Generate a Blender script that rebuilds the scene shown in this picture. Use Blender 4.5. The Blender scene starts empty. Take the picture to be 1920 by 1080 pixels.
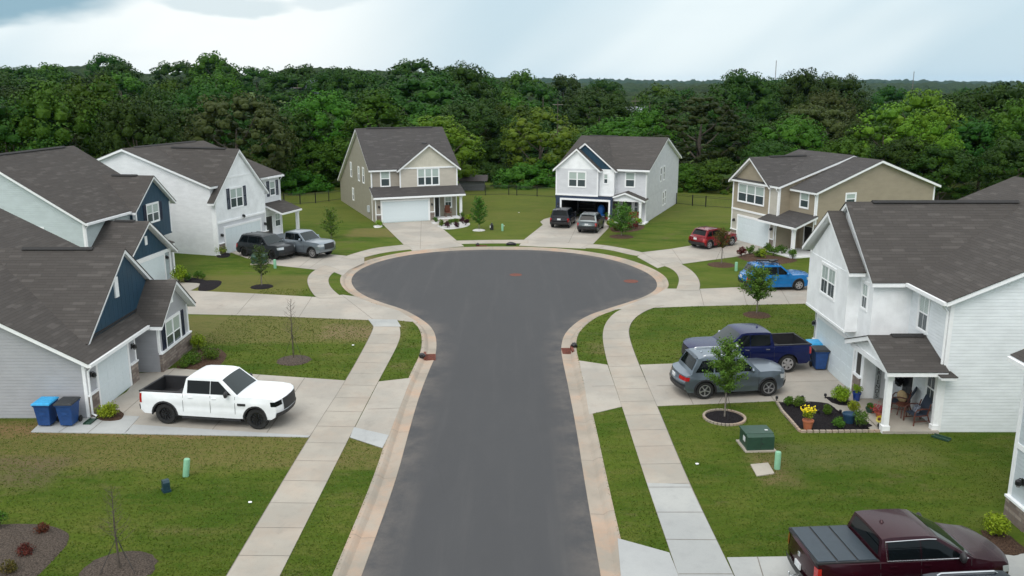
import bpy, bmesh, math, random
import numpy as np
from mathutils import Vector, Matrix, geometry
R = math.radians
random.seed(7)
C = bpy.context.scene.collection
SC = bpy.context.scene
# ------------------------------------------------------------------ camera
F_PX, CAM_H, HOR = 1640.0, 12.5, 155.0          # focal length in photo pixels, drone height, horizon row
HAZE = .00003
PITCH = math.atan((540 - HOR) / F_PX)
cam = bpy.data.cameras.new('camera'); co = bpy.data.objects.new('camera', cam); C.objects.link(co)
cam.sensor_width = 36.0; cam.lens = 36.0 * F_PX / 1920.0; cam.clip_start = 0.5; cam.clip_end = 12000
co.location = (0, 0, CAM_H); co.rotation_euler = (math.pi/2 - PITCH, 0, 0)
SC.camera = co
# ------------------------------------------------------------------ world and sun
SUN_EL, SUN_AZ = 52.0, 205.0                    # azimuth clockwise from +Y: behind the camera, a little left
w = bpy.data.worlds.new('World'); SC.world = w; w.use_nodes = True
nt = w.node_tree; N = nt.nodes; L = nt.links
for n in list(N): N.remove(n)
def nn(t, **k):
    n = N.new(t)
    for a, b in k.items(): setattr(n, a, b)
    return n
sky = nn('ShaderNodeTexSky', sky_type='NISHITA', sun_disc=False, sun_elevation=R(SUN_EL), sun_rotation=R(SUN_AZ), dust_density=3.0)
tc = nn('ShaderNodeTexCoord'); sep = nn('ShaderNodeSeparateXYZ'); L.new(tc.outputs['Generated'], sep.inputs[0])
def wm(op, a, b=None, clamp=False):
    n = nn('ShaderNodeMath', operation=op, use_clamp=clamp)
    for i, v in enumerate((a, b)):
        if v is None: continue
        if isinstance(v, (int, float)): n.inputs[i].default_value = v
        else: L.new(v, n.inputs[i])
    return n.outputs[0]
yy = wm('MAXIMUM', wm('ABSOLUTE', sep.outputs[1]), 0.05)
az = wm('DIVIDE', sep.outputs[0], yy); el = wm('DIVIDE', sep.outputs[2], yy)
def noise(x, y, sc, det=4, off=0.0):
    cb = nn('ShaderNodeCombineXYZ'); L.new(x, cb.inputs[0]); L.new(y, cb.inputs[1]); cb.inputs[2].default_value = off
    n = nn('ShaderNodeTexNoise'); n.inputs['Scale'].default_value = sc; n.inputs['Detail'].default_value = det; n.inputs['Roughness'].default_value = .5
    L.new(cb.outputs[0], n.inputs['Vector']); return n.outputs['Fac']
def smooth(v, a, b):
    n = nn('ShaderNodeMapRange', interpolation_type='SMOOTHSTEP'); n.inputs['From Min'].default_value = a; n.inputs['From Max'].default_value = b
    L.new(v, n.inputs['Value']); return n.outputs[0]
# slanting rain bands far off, a grey shelf of cloud high on the left, small torn clouds beside it
band = noise(wm('SUBTRACT', az, wm('MULTIPLY', el, 1.3)), wm('MULTIPLY', el, .6), 3.0, 3, 3.1)
puff = noise(az, wm('MULTIPLY', el, 3.2), 9.0, 7, 8.0); puff2 = noise(az, wm('MULTIPLY', el, 5.0), 4.0, 6, 2.5)
torn = wm('MULTIPLY', wm('SUBTRACT', puff, .5), .04)
def mixc(f, a, b):
    n = nn('ShaderNodeMix', data_type='RGBA')
    if isinstance(f, (int, float)): n.inputs[0].default_value = f
    else: L.new(f, n.inputs[0])
    for i, v in ((6, a), (7, b)):
        if isinstance(v, tuple): n.inputs[i].default_value = (*v, 1)
        else: L.new(v, n.inputs[i])
    return n.outputs[2]
def blob(a0, e0, sa, se):   # soft-edged patch of cloud around a direction, torn by the noise
    dx = wm('DIVIDE', wm('SUBTRACT', az, a0), sa); dy = wm('DIVIDE', wm('SUBTRACT', wm('ADD', el, torn), e0), se)
    return smooth(wm('SQRT', wm('ADD', wm('MULTIPLY', dx, dx), wm('MULTIPLY', dy, dy))), 1.0, .62)
K = 8.0
glow = smooth(wm('ABSOLUTE', wm('ADD', az, .30)), .30, .02)
c0 = mixc(smooth(band, .34, .62), (.50*K, .63*K, .70*K), (.74*K, .82*K, .84*K))
c0 = mixc(wm('MULTIPLY', glow, .8), c0, (.90*K, .92*K, .90*K))
c1 = mixc(wm('MULTIPLY', blob(-.60, .098, .23, .044), .95), c0, (.22*K, .37*K, .46*K))
c1 = mixc(wm('MULTIPLY', blob(-.315, .083, .09, .013), .5), c1, (.40*K, .53*K, .59*K))
c1 = mixc(wm('MULTIPLY', blob(-.20, .086, .05, .010), .35), c1, (.42*K, .54*K, .60*K))
c1 = mixc(wm('MULTIPLY', blob(.62, .115, .18, .030), .5), c1, (.45*K, .58*K, .66*K))
c1 = mixc(wm('MULTIPLY', smooth(puff2, .5, .8), .25), c1, (.56*K, .66*K, .71*K))
ovc = wm('ADD', wm('ADD', 1.0, wm('MULTIPLY', smooth(sep.outputs[1], .2, -.7), .35)), wm('MULTIPLY', smooth(sep.outputs[2], .10, .85), .45))   # an overcast sky is brightest overhead
vs_ = nn('ShaderNodeVectorMath', operation='SCALE'); L.new(c1, vs_.inputs[0]); L.new(ovc, vs_.inputs[3])
warm = mixc(smooth(sep.outputs[2], .12, .6), vs_.outputs[0], (.84*K*1.25, .87*K*1.25, .885*K*1.25))
c2 = mixc(.95, sky.outputs[0], warm)
bg = nn('ShaderNodeBackground'); bg.inputs[1].default_value = .10; L.new(c2, bg.inputs[0])
out = nn('ShaderNodeOutputWorld'); L.new(bg.outputs[0], out.inputs[0])
sl = bpy.data.lights.new('sun', 'SUN'); sl.energy = 1.1; sl.angle = R(38); sl.color = (1, .965, .91)
so = bpy.data.objects.new('sun', sl); C.objects.link(so)
so.rotation_euler = Vector((math.sin(R(SUN_AZ))*math.cos(R(SUN_EL)), math.cos(R(SUN_AZ))*math.cos(R(SUN_EL)), math.sin(R(SUN_EL)))).to_track_quat('Z', 'Y').to_euler()
SC.view_settings.view_transform = 'Standard'; SC.view_settings.look = 'None'; SC.view_settings.exposure = 0.62; SC.view_settings.gamma = 1
SC.cycles.max_bounces = 6; SC.cycles.transparent_max_bounces = 6; SC.cycles.diffuse_bounces = 3

# ------------------------------------------------------------------ photo pixel -> place on the ground / on a plane
def ray(px, py):
    X = (px-960)/F_PX; Z = -(py-540)/F_PX
    return Vector((X, math.cos(PITCH)+Z*math.sin(PITCH), -math.sin(PITCH)+Z*math.cos(PITCH)))
def G(px, py, z=0.0):
    d = ray(px, py); t = (z-CAM_H)/d.z
    return Vector((d.x*t, d.y*t, z))

# ------------------------------------------------------------------ materials
MC = {}
class Mat:
    def __init__(s, name):
        s.m = bpy.data.materials.new(name); s.m.use_nodes = True; s.t = s.m.node_tree; s.N = s.t.nodes; s.L = s.t.links
        s.b = s.N['Principled BSDF']
    def n(s, t, **k):
        n = s.N.new(t)
        for a, b in k.items():
            if a in n.inputs.keys(): n.inputs[a].default_value = b
            else: setattr(n, a, b)
        return n
    def l(s, a, b): s.L.new(a, b)
    def co(s, kind='Object'):
        return s.n('ShaderNodeTexCoord').outputs[kind]
    def noise(s, vec, scale, detail=4, rough=.55, stretch=None):
        if stretch:
            mp = s.n('ShaderNodeMapping'); mp.inputs['Scale'].default_value = stretch; s.l(vec, mp.inputs['Vector']); vec = mp.outputs[0]
        n = s.n('ShaderNodeTexNoise'); n.inputs['Scale'].default_value = scale; n.inputs['Detail'].default_value = detail; n.inputs['Roughness'].default_value = rough
        s.l(vec, n.inputs['Vector']); return n.outputs['Fac']
    def ramp(s, f, stops):
        r = s.n('ShaderNodeValToRGB'); e = r.color_ramp.elements
        while len(e) < len(stops): e.new(.5)
        for q, (p_, c) in zip(e, stops): q.position = p_; q.color = (*c, 1)
        s.l(f, r.inputs[0]); return r.outputs[0]
    def rng(s, f, a, b, c=0., d=1., smooth=True):
        r = s.n('ShaderNodeMapRange', interpolation_type='SMOOTHSTEP' if smooth else 'LINEAR')
        for k, v in (('From Min', a), ('From Max', b), ('To Min', c), ('To Max', d)): r.inputs[k].default_value = v
        s.l(f, r.inputs['Value']); return r.outputs[0]
    def mix(s, f, a, b, mode='MIX'):
        n = s.n('ShaderNodeMix', data_type='RGBA', blend_type=mode)
        if isinstance(f, (int, float)): n.inputs[0].default_value = f
        else: s.l(f, n.inputs[0])
        for i, v in ((6, a), (7, b)):
            if isinstance(v, tuple): n.inputs[i].default_value = (*v, 1)
            else: s.l(v, n.inputs[i])
        return n.outputs[2]
    def math(s, op, a, b=0.0):
        n = s.n('ShaderNodeMath', operation=op)
        for i, v in enumerate((a, b)):
            if isinstance(v, (int, float)): n.inputs[i].default_value = v
            else: s.l(v, n.inputs[i])
        return n.outputs[0]
    def sep(s, v):
        n = s.n('ShaderNodeSeparateXYZ'); s.l(v, n.inputs[0]); return n.outputs
    def col(s, c):
        if isinstance(c, tuple): s.b.inputs['Base Color'].default_value = (*c, 1)
        else: s.l(c, s.b.inputs['Base Color'])
    def bump(s, h, dist=.01, strength=1.0):
        n = s.n('ShaderNodeBump'); n.inputs['Distance'].default_value = dist; n.inputs['Strength'].default_value = strength
        s.l(h, n.inputs['Height']); s.l(n.outputs[0], s.b.inputs['Normal'])
    def set(s, **k):
        for a, b in k.items(): s.b.inputs[a.replace('_', ' ')].default_value = b
def plain(name, c, rough=.6, metal=0., var=.12, scale=8.0, spec=.5, coat=0.):
    if name in MC: return MC[name]
    m = Mat(name); v = m.noise(m.co(), scale, 5)
    m.col(m.mix(m.rng(v, .3, .7), tuple(x*(1-var) for x in c), tuple(min(1, x*(1+var)) for x in c)))
    m.set(Roughness=rough, Metallic=metal, Specular_IOR_Level=spec, Coat_Weight=coat); m.b.inputs['Coat Roughness'].default_value = .05
    MC[name] = m.m; return m.m
def siding(name, c, pitch=.125):
    if name in MC: return MC[name]
    m = Mat(name); o = m.co(); z = m.sep(o)[2]
    fr = m.math('FRACT', m.math('DIVIDE', z, pitch))
    v = m.noise(o, 1.3, 4, .6, (1, 1, 2.5)); st = m.noise(o, 6, 3, .6, (.6, .6, .12))
    base = m.mix(m.rng(v, .3, .7), tuple(x*.94 for x in c), tuple(min(1, x*1.04) for x in c))
    base = m.mix(m.rng(st, .55, .85, 0, .05), base, tuple(x*.85 for x in c))
    m.col(base); m.bump(m.rng(fr, .0, .3, 0, 1, False), .03, .2); m.set(Roughness=.55, Specular_IOR_Level=.35)
    MC[name] = m.m; return m.m
def batten(name, c, pitch=.4):
    if name in MC: return MC[name]
    m = Mat(name); o = m.co(); s_ = m.sep(o); u = m.math('ADD', s_[0], s_[1])
    fr = m.math('FRACT', m.math('DIVIDE', u, pitch)); h = m.rng(m.math('ABSOLUTE', m.math('SUBTRACT', fr, .5)), .05, .075, 1, 0, False)
    v = m.noise(o, 1.5, 4)
    m.col(m.mix(m.rng(v, .3, .7), tuple(x*.92 for x in c), tuple(min(1, x*1.06) for x in c)))
    m.bump(h, .03 if c[0] < .2 else .006, 1.0 if c[0] < .2 else .5); m.set(Roughness=.5, Specular_IOR_Level=.3)
    MC[name] = m.m; return m.m
def shingle(name, dark, light):
    if name in MC: return MC[name]
    m = Mat(name); uv = m.co('UV')
    b = m.n('ShaderNodeTexBrick', offset=.37, offset_frequency=2, squash=1.0)
    for k, v in (('Scale', 1.0), ('Mortar Size', .006), ('Brick Width', .55), ('Row Height', .15), ('Bias', -.1)): b.inputs[k].default_value = v
    b.inputs['Color1'].default_value = (*dark, 1); b.inputs['Color2'].default_value = (*light, 1); b.inputs['Mortar'].default_value = (*[x*.75 for x in dark], 1)
    m.l(uv, b.inputs['Vector'])
    b2 = m.n('ShaderNodeTexBrick', offset=.61, offset_frequency=3)
    for k, v in (('Scale', 1.0), ('Mortar Size', 0.0), ('Brick Width', .5), ('Row Height', .15), ('Bias', 0.0)): b2.inputs[k].default_value = v
    b2.inputs['Color1'].default_value = (0, 0, 0, 1); b2.inputs['Color2'].default_value = (1, 1, 1, 1); m.l(uv, b2.inputs['Vector'])
    v = m.noise(uv, .5, 4); g = m.noise(uv, 60, 2)
    c = m.mix(m.math('MULTIPLY', m.rng(b2.outputs['Color'], .80, .97), .42), b.outputs['Color'], tuple(x*1.55 for x in light))
    c = m.mix(m.rng(v, .3, .7, 0, .15), c, tuple(x*.75 for x in dark))
    c = m.mix(m.rng(g, .35, .65, 0, .3), c, tuple(x*.6 for x in dark))
    m.col(c); y = m.sep(uv)[1]; fr = m.math('FRACT', m.math('DIVIDE', y, .15))
    m.bump(m.math('SUBTRACT', 1.0, fr), .012, 1.0); m.set(Roughness=.95, Specular_IOR_Level=.08)
    MC[name] = m.m; return m.m
def stonemat(name):
    if name in MC: return MC[name]
    m = Mat(name); o = m.co(); s_ = m.sep(o)
    cb = m.n('ShaderNodeCombineXYZ'); m.l(m.math('ADD', s_[0], s_[1]), cb.inputs[0]); m.l(s_[2], cb.inputs[1])
    b = m.n('ShaderNodeTexBrick', offset=.5)
    for k, v in (('Scale', 1.0), ('Mortar Size', .012), ('Brick Width', .34), ('Row Height', .13)): b.inputs[k].default_value = v
    b.inputs['Color1'].default_value = (.13, .10, .085, 1); b.inputs['Color2'].default_value = (.34, .29, .25, 1); b.inputs['Mortar'].default_value = (.16, .14, .13, 1)
    wv = m.noise(o, 5, 3); add = m.n('ShaderNodeVectorMath', operation='ADD'); sc = m.n('ShaderNodeVectorMath', operation='SCALE'); sc.inputs[3].default_value = .05
    m.l(wv, sc.inputs[0]); m.l(cb.outputs[0], add.inputs[0]); m.l(sc.outputs[0], add.inputs[1]); m.l(add.outputs[0], b.inputs['Vector'])
    v = m.noise(o, 9, 5); m.col(m.mix(m.rng(v, .3, .7, 0, .5), b.outputs['Color'], (.22, .16, .13)))
    m.bump(b.outputs['Fac'], -.03, 1.0); m.set(Roughness=.85)
    MC[name] = m.m; return m.m
def glassmat(name, c=(.012, .016, .018), rough=.06, spec=.6):
    if name in MC: return MC[name]
    m = Mat(name); m.col(c); m.set(Roughness=rough, Specular_IOR_Level=spec); MC[name] = m.m; return m.m
def blindmat():
    if 'blinds' in MC: return MC['blinds']
    m = Mat('blinds'); z = m.sep(m.co())[2]; fr = m.math('FRACT', m.math('DIVIDE', z, .06))
    m.col(m.mix(m.rng(fr, .0, .35), (.22, .27, .25), (.42, .50, .47))); m.set(Roughness=.25, Coat_Weight=.6); MC['blinds'] = m.m; return m.m
def paint(name, c, metal=.0, rough=.32):
    if name in MC: return MC[name]
    m = Mat(name); v = m.noise(m.co(), 3, 3)
    m.col(m.mix(m.rng(v, .35, .65), tuple(x*.95 for x in c), c)); m.set(Roughness=rough, Metallic=metal, Coat_Weight=.45 if max(c) > .1 else .28, Specular_IOR_Level=.4 if max(c) > .1 else .25); m.b.inputs['Coat Roughness'].default_value = .04
    MC[name] = m.m; return m.m
def concrete(name, c, c2, clay=.0):
    if name in MC: return MC[name]
    m = Mat(name); o = m.co('Object'); a = m.noise(o, .35, 5); b = m.noise(o, 2.3, 6, .65); g = m.noise(o, 45, 3)
    x = m.mix(m.rng(a, .4, .62), c, c2); x = m.mix(m.rng(b, .45, .8, 0, .35), x, tuple(q*.74 for q in c))
    if clay: 
        k = m.noise(o, .5, 6, .7); x = m.mix(m.rng(k, .42, .68, 0, clay), x, (.50, .30, .19))
    s2 = m.noise(o, .8, 5, .7, (1, .35, 1)); x = m.mix(m.rng(s2, .6, .74, 0, .35), x, tuple(q*.62 for q in c))
    x = m.mix(m.rng(g, .3, .7, 0, .14), x, tuple(q*.6 for q in c))
    m.col(x); m.bump(g, .004); m.set(Roughness=.85, Specular_IOR_Level=.25); MC[name] = m.m; return m.m
M = {}
M['white'] = plain('white_trim', (.84, .85, .86), .45, var=.03)
M['sid_white'] = siding('white_siding', (.78, .815, .84)); M['bat_white'] = batten('white_board', (.84, .855, .87))
M['sid_whiteC'] = siding('warm_white_siding', (.76, .77, .79)); M['sid_grey'] = siding('grey_siding', (.38, .385, .41))
M['sid_green'] = siding('pale_sage_siding', (.50, .565, .575)); M['sid_slate'] = siding('sage_siding_front', (.36, .42, .44))
M['bat_blue'] = batten('navy_board', (.022, .058, .095)); M['sid_blue'] = siding('navy_siding', (.03, .045, .085))
M['sid_beige'] = siding('beige_siding', (.30, .28, .225)); M['sid_beigeF'] = siding('pale_beige_siding', (.50, .46, .40)); M['sid_beigeD'] = siding('dim_beige_siding', (.335, .30, .255))
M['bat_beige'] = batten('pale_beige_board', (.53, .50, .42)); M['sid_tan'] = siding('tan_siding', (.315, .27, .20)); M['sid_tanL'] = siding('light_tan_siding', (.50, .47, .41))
M['sid_pgrey'] = siding('pale_grey_siding', (.62, .63, .66)); M['sid_pgrey2'] = siding('pale_blue_grey_siding', (.50, .55, .58))
M['roof'] = shingle('brown_grey_shingle', (.072, .066, .062), (.086, .079, .074)); M['roof2'] = shingle('grey_shingle', (.072, .068, .067), (.084, .079, .077))
M['stone'] = stonemat('stacked_stone'); M['pane'] = glassmat('window_glass', (.05, .068, .075), .12); M['blind'] = blindmat()
M['door_white'] = plain('garage_door_white', (.66, .73, .76), .4, var=.02); M['black'] = plain('black_paint', (.012, .012, .014), .35)
M['shutter'] = plain('navy_shutter', (.008, .014, .04), .45); M['vent'] = plain('ridge_vent_dark', (.018, .017, .017), .8)
M['fence'] = plain('black_metal', (.01, .01, .011), .4); M['interior'] = plain('garage_interior', (.05, .045, .04), .8); M['lamp_g'] = glassmat('lamp_glass', (.25, .25, .25))
# ------------------------------------------------------------------ mesh helpers
def mk(name, bm, mats, parent=None, smooth=None, loc=None):
    me = bpy.data.meshes.new(name); bm.to_mesh(me); bm.free()
    for m in (mats if isinstance(mats, (list, tuple)) else [mats]): me.materials.append(m)
    if smooth is not None:
        me.shade_smooth(); me.set_sharp_from_angle(angle=R(smooth))
    o = bpy.data.objects.new(name, me); C.objects.link(o)
    if parent: o.parent = parent
    if loc is not None: o.location = loc
    return o
def empty(name, loc=(0, 0, 0), rz=0.0, sc=1.0):
    o = bpy.data.objects.new(name, None); C.objects.link(o); o.location = loc; o.rotation_euler = (0, 0, rz); o.scale = (sc, sc, sc); o.empty_display_size = .3
    return o
def tag(o, label, cat, group=None, kind=None):
    if label: o['label'] = label
    if cat: o['category'] = cat
    if group: o['group'] = group
    if kind: o['kind'] = kind
    return o
def box(bm, x0, x1, y0, y1, z0, z1, mi=0):
    vs = [bm.verts.new((x, y, z)) for z in (z0, z1) for x, y in ((x0, y0), (x1, y0), (x1, y1), (x0, y1))]
    for f in ((3, 2, 1, 0), (4, 5, 6, 7), (0, 1, 5, 4), (1, 2, 6, 5), (2, 3, 7, 6), (3, 0, 4, 7)):
        q = bm.faces.new([vs[i] for i in f]); q.material_index = mi
def tube(bm, pts, r, n=8, mi=0, cap=True):
    pts = [Vector(p) for p in pts]; rs = r if isinstance(r, (list, tuple)) else [r]*len(pts); rings = []
    for i, p in enumerate(pts):
        d = (pts[min(i+1, len(pts)-1)] - pts[max(i-1, 0)]).normalized()
        a = d.cross(Vector((0, 0, 1)) if abs(d.z) < .9 else Vector((1, 0, 0))).normalized(); b = d.cross(a)
        rings.append([bm.verts.new(p + (a*math.cos(2*math.pi*k/n) + b*math.sin(2*math.pi*k/n))*rs[i]) for k in range(n)])
    for i in range(len(rings)-1):
        for k in range(n):
            f = bm.faces.new((rings[i][k], rings[i+1][k], rings[i+1][(k+1) % n], rings[i][(k+1) % n])); f.material_index = mi
    if cap:
        f = bm.faces.new(rings[0]); f.material_index = mi; f = bm.faces.new(rings[-1][::-1]); f.material_index = mi
def lathe(bm, prof, n=20, c=(0, 0, 0), mi=0, axis='z', cap=True):
    rings = []
    for r, z in prof:
        ring = []
        for k in range(n):
            a = 2*math.pi*k/n; x, y = r*math.cos(a), r*math.sin(a)
            v = (c[0]+x, c[1]+y, c[2]+z) if axis == 'z' else (c[0]+x, c[1]+z, c[2]+y)
            ring.append(bm.verts.new(v))
        rings.append(ring)
    for i in range(len(rings)-1):
        for k in range(n):
            vs = (rings[i][k], rings[i][(k+1) % n], rings[i+1][(k+1) % n], rings[i+1][k])
            f = bm.faces.new(vs if axis == 'z' else vs[::-1]); f.material_index = mi
    for ring, rev in ((rings[0], True), (rings[-1], False)) if cap else ():
        f = bm.faces.new(ring[::-1] if rev == (axis == 'z') else ring); f.material_index = mi
def poly_sheet(name, pts, z, mat, th=.0, parent=None):
    """flat polygon (world xy) with optional downward thickness"""
    bm = bmesh.new(); P3 = [Vector((p[0], p[1], 0)) for p in pts]
    tri = geometry.tessellate_polygon([P3]); vs = [bm.verts.new((p.x, p.y, z)) for p in P3]
    for t in tri:
        try: bm.faces.new([vs[i] for i in t])
        except ValueError: pass
    bmesh.ops.recalc_face_normals(bm, faces=bm.faces)
    for f in bm.faces:
        if f.normal.z < 0: f.normal_flip()
    if th:
        lo = [bm.verts.new((p.x, p.y, z-th)) for p in P3]
        A = sum(P3[i].x*P3[(i+1) % len(P3)].y - P3[(i+1) % len(P3)].x*P3[i].y for i in range(len(P3)))
        for i in range(len(P3)):
            j = (i+1) % len(P3); q = (vs[i], lo[i], lo[j], vs[j]); bm.faces.new(q if A > 0 else q[::-1])
    return mk(name, bm, mat, parent)
def chaikin(P, n=2):
    for _ in range(n):
        Q = [P[0]]
        for a, b in zip(P[:-1], P[1:]): Q += [a*.75+b*.25, a*.25+b*.75]
        P = Q + [P[-1]]
    return P
# ------------------------------------------------------------------ GROUND, ROAD, KERB, PAVEMENTS
edge_px = [(675,1080),(741,900),(763,817),(785,740),(804.7,690),(817,663),(819,635),(811.7,612.8),(792,596),(757,577),(716.7,565),(686.7,554),(665,540),(656.5,523),(666.7,507),(696.7,492),
 (736.7,481),(786.7,472.5),(853,467),(933,465.3),(1020,467),(1086.7,473),(1153,485),(1200,501.5),(1226.7,517),(1234,532),(1226.7,544),(1203,556),(1170,566.5),(1136.7,576.7),(1103,588),(1078,603),
 (1058,623),(1052,645),(1053.5,665),(1065,717),(1081,799),(1096.7,900),(1128,1080)]
E0 = [G(*p) for p in edge_px]
E0 = [E0[0] + (E0[0]-E0[1])*3.2] + E0 + [E0[-1] + (E0[-1]-E0[-2])*3.2]
RO = chaikin([Vector((p.x, p.y)) for p in E0], 2)          # edge of asphalt, left side upwards, round the bulb, down the right side
def offset(P, d):
    out = []
    for i, p in enumerate(P):
        t = (P[min(i+1, len(P)-1)] - P[max(i-1, 0)]).normalized(); out.append(p + Vector((-t.y, t.x))*d)
    return out
KB = offset(RO, .66)
PAVED = []
lawn = Mat('lawn'); o = lawn.co()
n1 = lawn.noise(o, .16, 5, .6, (1, 1.8, 1)); n2 = lawn.noise(o, .9, 6, .7, (.6, 1.4, 1)); n3 = lawn.noise(o, 14, 5, .75); n4 = lawn.noise(o, .33, 6, .72, (.8, 1.5, 1)); n5 = lawn.noise(o, 3.2, 5, .7, (.7, 1.5, 1))
g = lawn.mix(lawn.rng(n1, .38, .60), (.048, .092, .007), (.086, .124, .014))
g = lawn.mix(lawn.rng(n2, .40, .70, 0, .75), g, (.125, .134, .028))
g = lawn.mix(lawn.rng(n5, .5, .72, 0, .6), g, (.032, .074, .005))
g = lawn.mix(lawn.rng(n4, .56, .70, 0, .62), g, (.15, .115, .058))
g = lawn.mix(lawn.rng(n3, .35, .7, 0, .36), g, (.018, .040, .003))
n6 = lawn.noise(o, 40, 3, .6); g = lawn.mix(lawn.rng(n6, .55, .75, 0, .35), g, (.11, .13, .035))
sp = lawn.sep(o)
def zone(cx, cy, hx, hy, soft=.5):
    wob = lawn.math('MULTIPLY', lawn.math('SUBTRACT', n2, .5), 1.6)
    dx = lawn.math('SUBTRACT', lawn.math('ABSOLUTE', lawn.math('SUBTRACT', lawn.math('ADD', sp[0], wob), cx)), hx); dy = lawn.math('SUBTRACT', lawn.math('ABSOLUTE', lawn.math('SUBTRACT', lawn.math('ADD', sp[1], wob), cy)), hy)
    return lawn.rng(lawn.math('MAXIMUM', dx, dy), soft, -soft)
dry = lawn.rng(n5, .25, .6, .25, 1.0)
for cx, cy, hx, hy, k, c_ in ((-16, 28.9, 12, 2.0, .75, (.155, .130, .048)), (-12, 44.0, 6.5, 2.6, .75, (.150, .130, .050)), (-19, 54, 6, 3.0, .65, (.150, .130, .045)), (-8, 43.4, 1.8, 1.2, .7, (.20, .145, .085)), (-19, 30.4, 8, .6, .7, (.23, .135, .075)),
                              (-17.5, 26.8, 2.6, 1.2, .7, (.13, .095, .06)), (-10, 30.2, 2.2, .4, .6, (.24, .14, .08)), (12, 28.0, 2.6, 1.0, .35, (.17, .145, .075)), (-11, 74, 3, 2.2, .6, (.18, .13, .06)), (-12, 62, 2.4, 1.2, .6, (.20, .13, .08)), (0, 92, 40, 12, .45, (.125, .130, .032)), (3, 78, 6, 8, .35, (.125, .130, .032)), (17, 55.5, 7, 2.5, .35, (.10, .125, .022)), (8.7, 27, .5, 1.2, .6, (.19, .125, .075)), (4.6, 40.5, .8, .8, .5, (.18, .125, .075))):
    z_ = lawn.math('MULTIPLY', lawn.math('MULTIPLY', zone(cx, cy, hx, hy), dry), k); g = lawn.mix(z_, g, c_)
lawn.col(g); lawn.bump(n3, .05, .9); lawn.set(Roughness=.95, Specular_IOR_Level=.1)
def sheet_with_notch():
    XL, XR, Y0, Y1 = -130, 130, -12, 118
    pts = [Vector((XL, Y0)), Vector((XL, Y1)), Vector((XR, Y1)), Vector((XR, Y0))]
    K = list(KB); K[0] = Vector((K[0].x, Y0)) if K[0].y > Y0 else K[0]; K[-1] = Vector((K[-1].x, Y0)) if K[-1].y > Y0 else K[-1]
    K = [Vector((p.x, max(p.y, Y0))) for p in K]
    return pts + K[::-1]
lw = poly_sheet('lawn', sheet_with_notch(), 0.0, lawn.m, .25); tag(lw, None, None, kind='structure')
# terrain far around (below the lawn, rising into low wooded hills on the left, falling away on the right)
def terr(x, y):
    r = math.hypot(x, y)
    if r < 150: return -.28 if y < 112 and abs(x) < 128 else -.28 - (r-112)*.015
    a = math.degrees(math.atan2(x, y))
    rise = 0
    k = min(1, (r-150)/250)
    left = max(0, min(1, (-a+6)/22.)) if a > -90 else 1
    rise = 9*k*left - 7*k*(1-left)
    if r > 500: rise += (min(r, 3000)-500)*.0010*left
    return -.28 - .6*min(1, (r-150)/20) + rise
bm = bmesh.new(); rs = [0, 40, 80, 118, 150, 170, 200, 240, 290, 350, 430, 520, 650, 850, 1200, 1800, 2600, 4000, 7000]; nA = 96; rings = []
for r_ in rs:
    rings.append([bm.verts.new((r_*math.sin(2*math.pi*k/nA), r_*math.cos(2*math.pi*k/nA), terr(r_*math.sin(2*math.pi*k/nA), r_*math.cos(2*math.pi*k/nA)))) for k in range(nA)] if r_ else [bm.verts.new((0, 0, -.28))])
for k in range(nA): bm.faces.new((rings[0][0], rings[1][(k+1) % nA], rings[1][k]))
for i in range(1, len(rs)-1):
    for k in range(nA): bm.faces.new((rings[i][k], rings[i][(k+1) % nA], rings[i+1][(k+1) % nA], rings[i+1][k]))
bmesh.ops.recalc_face_normals(bm, faces=bm.faces)
tm = Mat('field_ground'); o = tm.co(); tm.col(tm.mix(tm.rng(tm.noise(o, .03, 5), .4, .6), (.035, .065, .012), (.07, .11, .022))); tm.set(Roughness=.95, Specular_IOR_Level=.1)
terrain = mk('terrain', bm, tm.m, smooth=60); tag(terrain, None, None, kind='structure')
for q in bpy.data.objects['terrain'].data.polygons: pass
# road
am = Mat('asphalt'); o = am.co(); a1 = am.noise(o, .12, 5, .6, (1.4, .5, 1)); a2 = am.noise(o, 1.1, 6, .7, (1.5, .6, 1)); a3 = am.noise(o, 70, 3, .7); a4 = am.noise(o, .28, 6, .7)
x = am.mix(am.rng(a1, .35, .65), (.071, .072, .075), (.075, .076, .079)); x = am.mix(am.rng(a2, .45, .75, 0, .14), x, (.110, .108, .108))
a5 = am.noise(o, 1.0, 5, .65, (1.6, .07, 1)); x = am.mix(am.rng(a5, .5, .72, 0, .35), x, (.105, .103, .102)); x = am.mix(am.rng(a5, .48, .3, 0, .10), x, (.060, .060, .062)); x = am.mix(am.rng(a3, .3, .75, 0, .55), x, (.040, .041, .045)); 
vc = am.n('ShaderNodeVertexColor', layer_name='dust'); k = am.math('MULTIPLY', am.rng(am.noise(o, .55, 7, .75), .36, .66), am.sep(vc.outputs[0])[0]); x = am.mix(am.math('MULTIPLY', k, .36), x, (.22, .19, .165))
cr = am.n('ShaderNodeTexVoronoi', feature='DISTANCE_TO_EDGE'); cr.inputs['Scale'].default_value = .16; wv = am.n('ShaderNodeVectorMath', operation='ADD'); ws = am.n('ShaderNodeVectorMath', operation='SCALE'); ws.inputs[3].default_value = 1.5
am.l(am.n('ShaderNodeTexNoise').outputs['Color'], ws.inputs[0]); am.l(o, wv.inputs[0]); am.l(ws.outputs[0], wv.inputs[1]); am.l(wv.outputs[0], cr.inputs['Vector'])
x = am.mix(am.rng(cr.outputs[0], .001, .004, .12, 0), x, (.045, .045, .047))
am.col(x); am.bump(a3, .006); am.set(Roughness=.85, Specular_IOR_Level=.18)
bm = bmesh.new(); RI = offset(RO, -1.1); n = len(RO)
cl = bm.loops.layers.color.new('dust')
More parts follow.
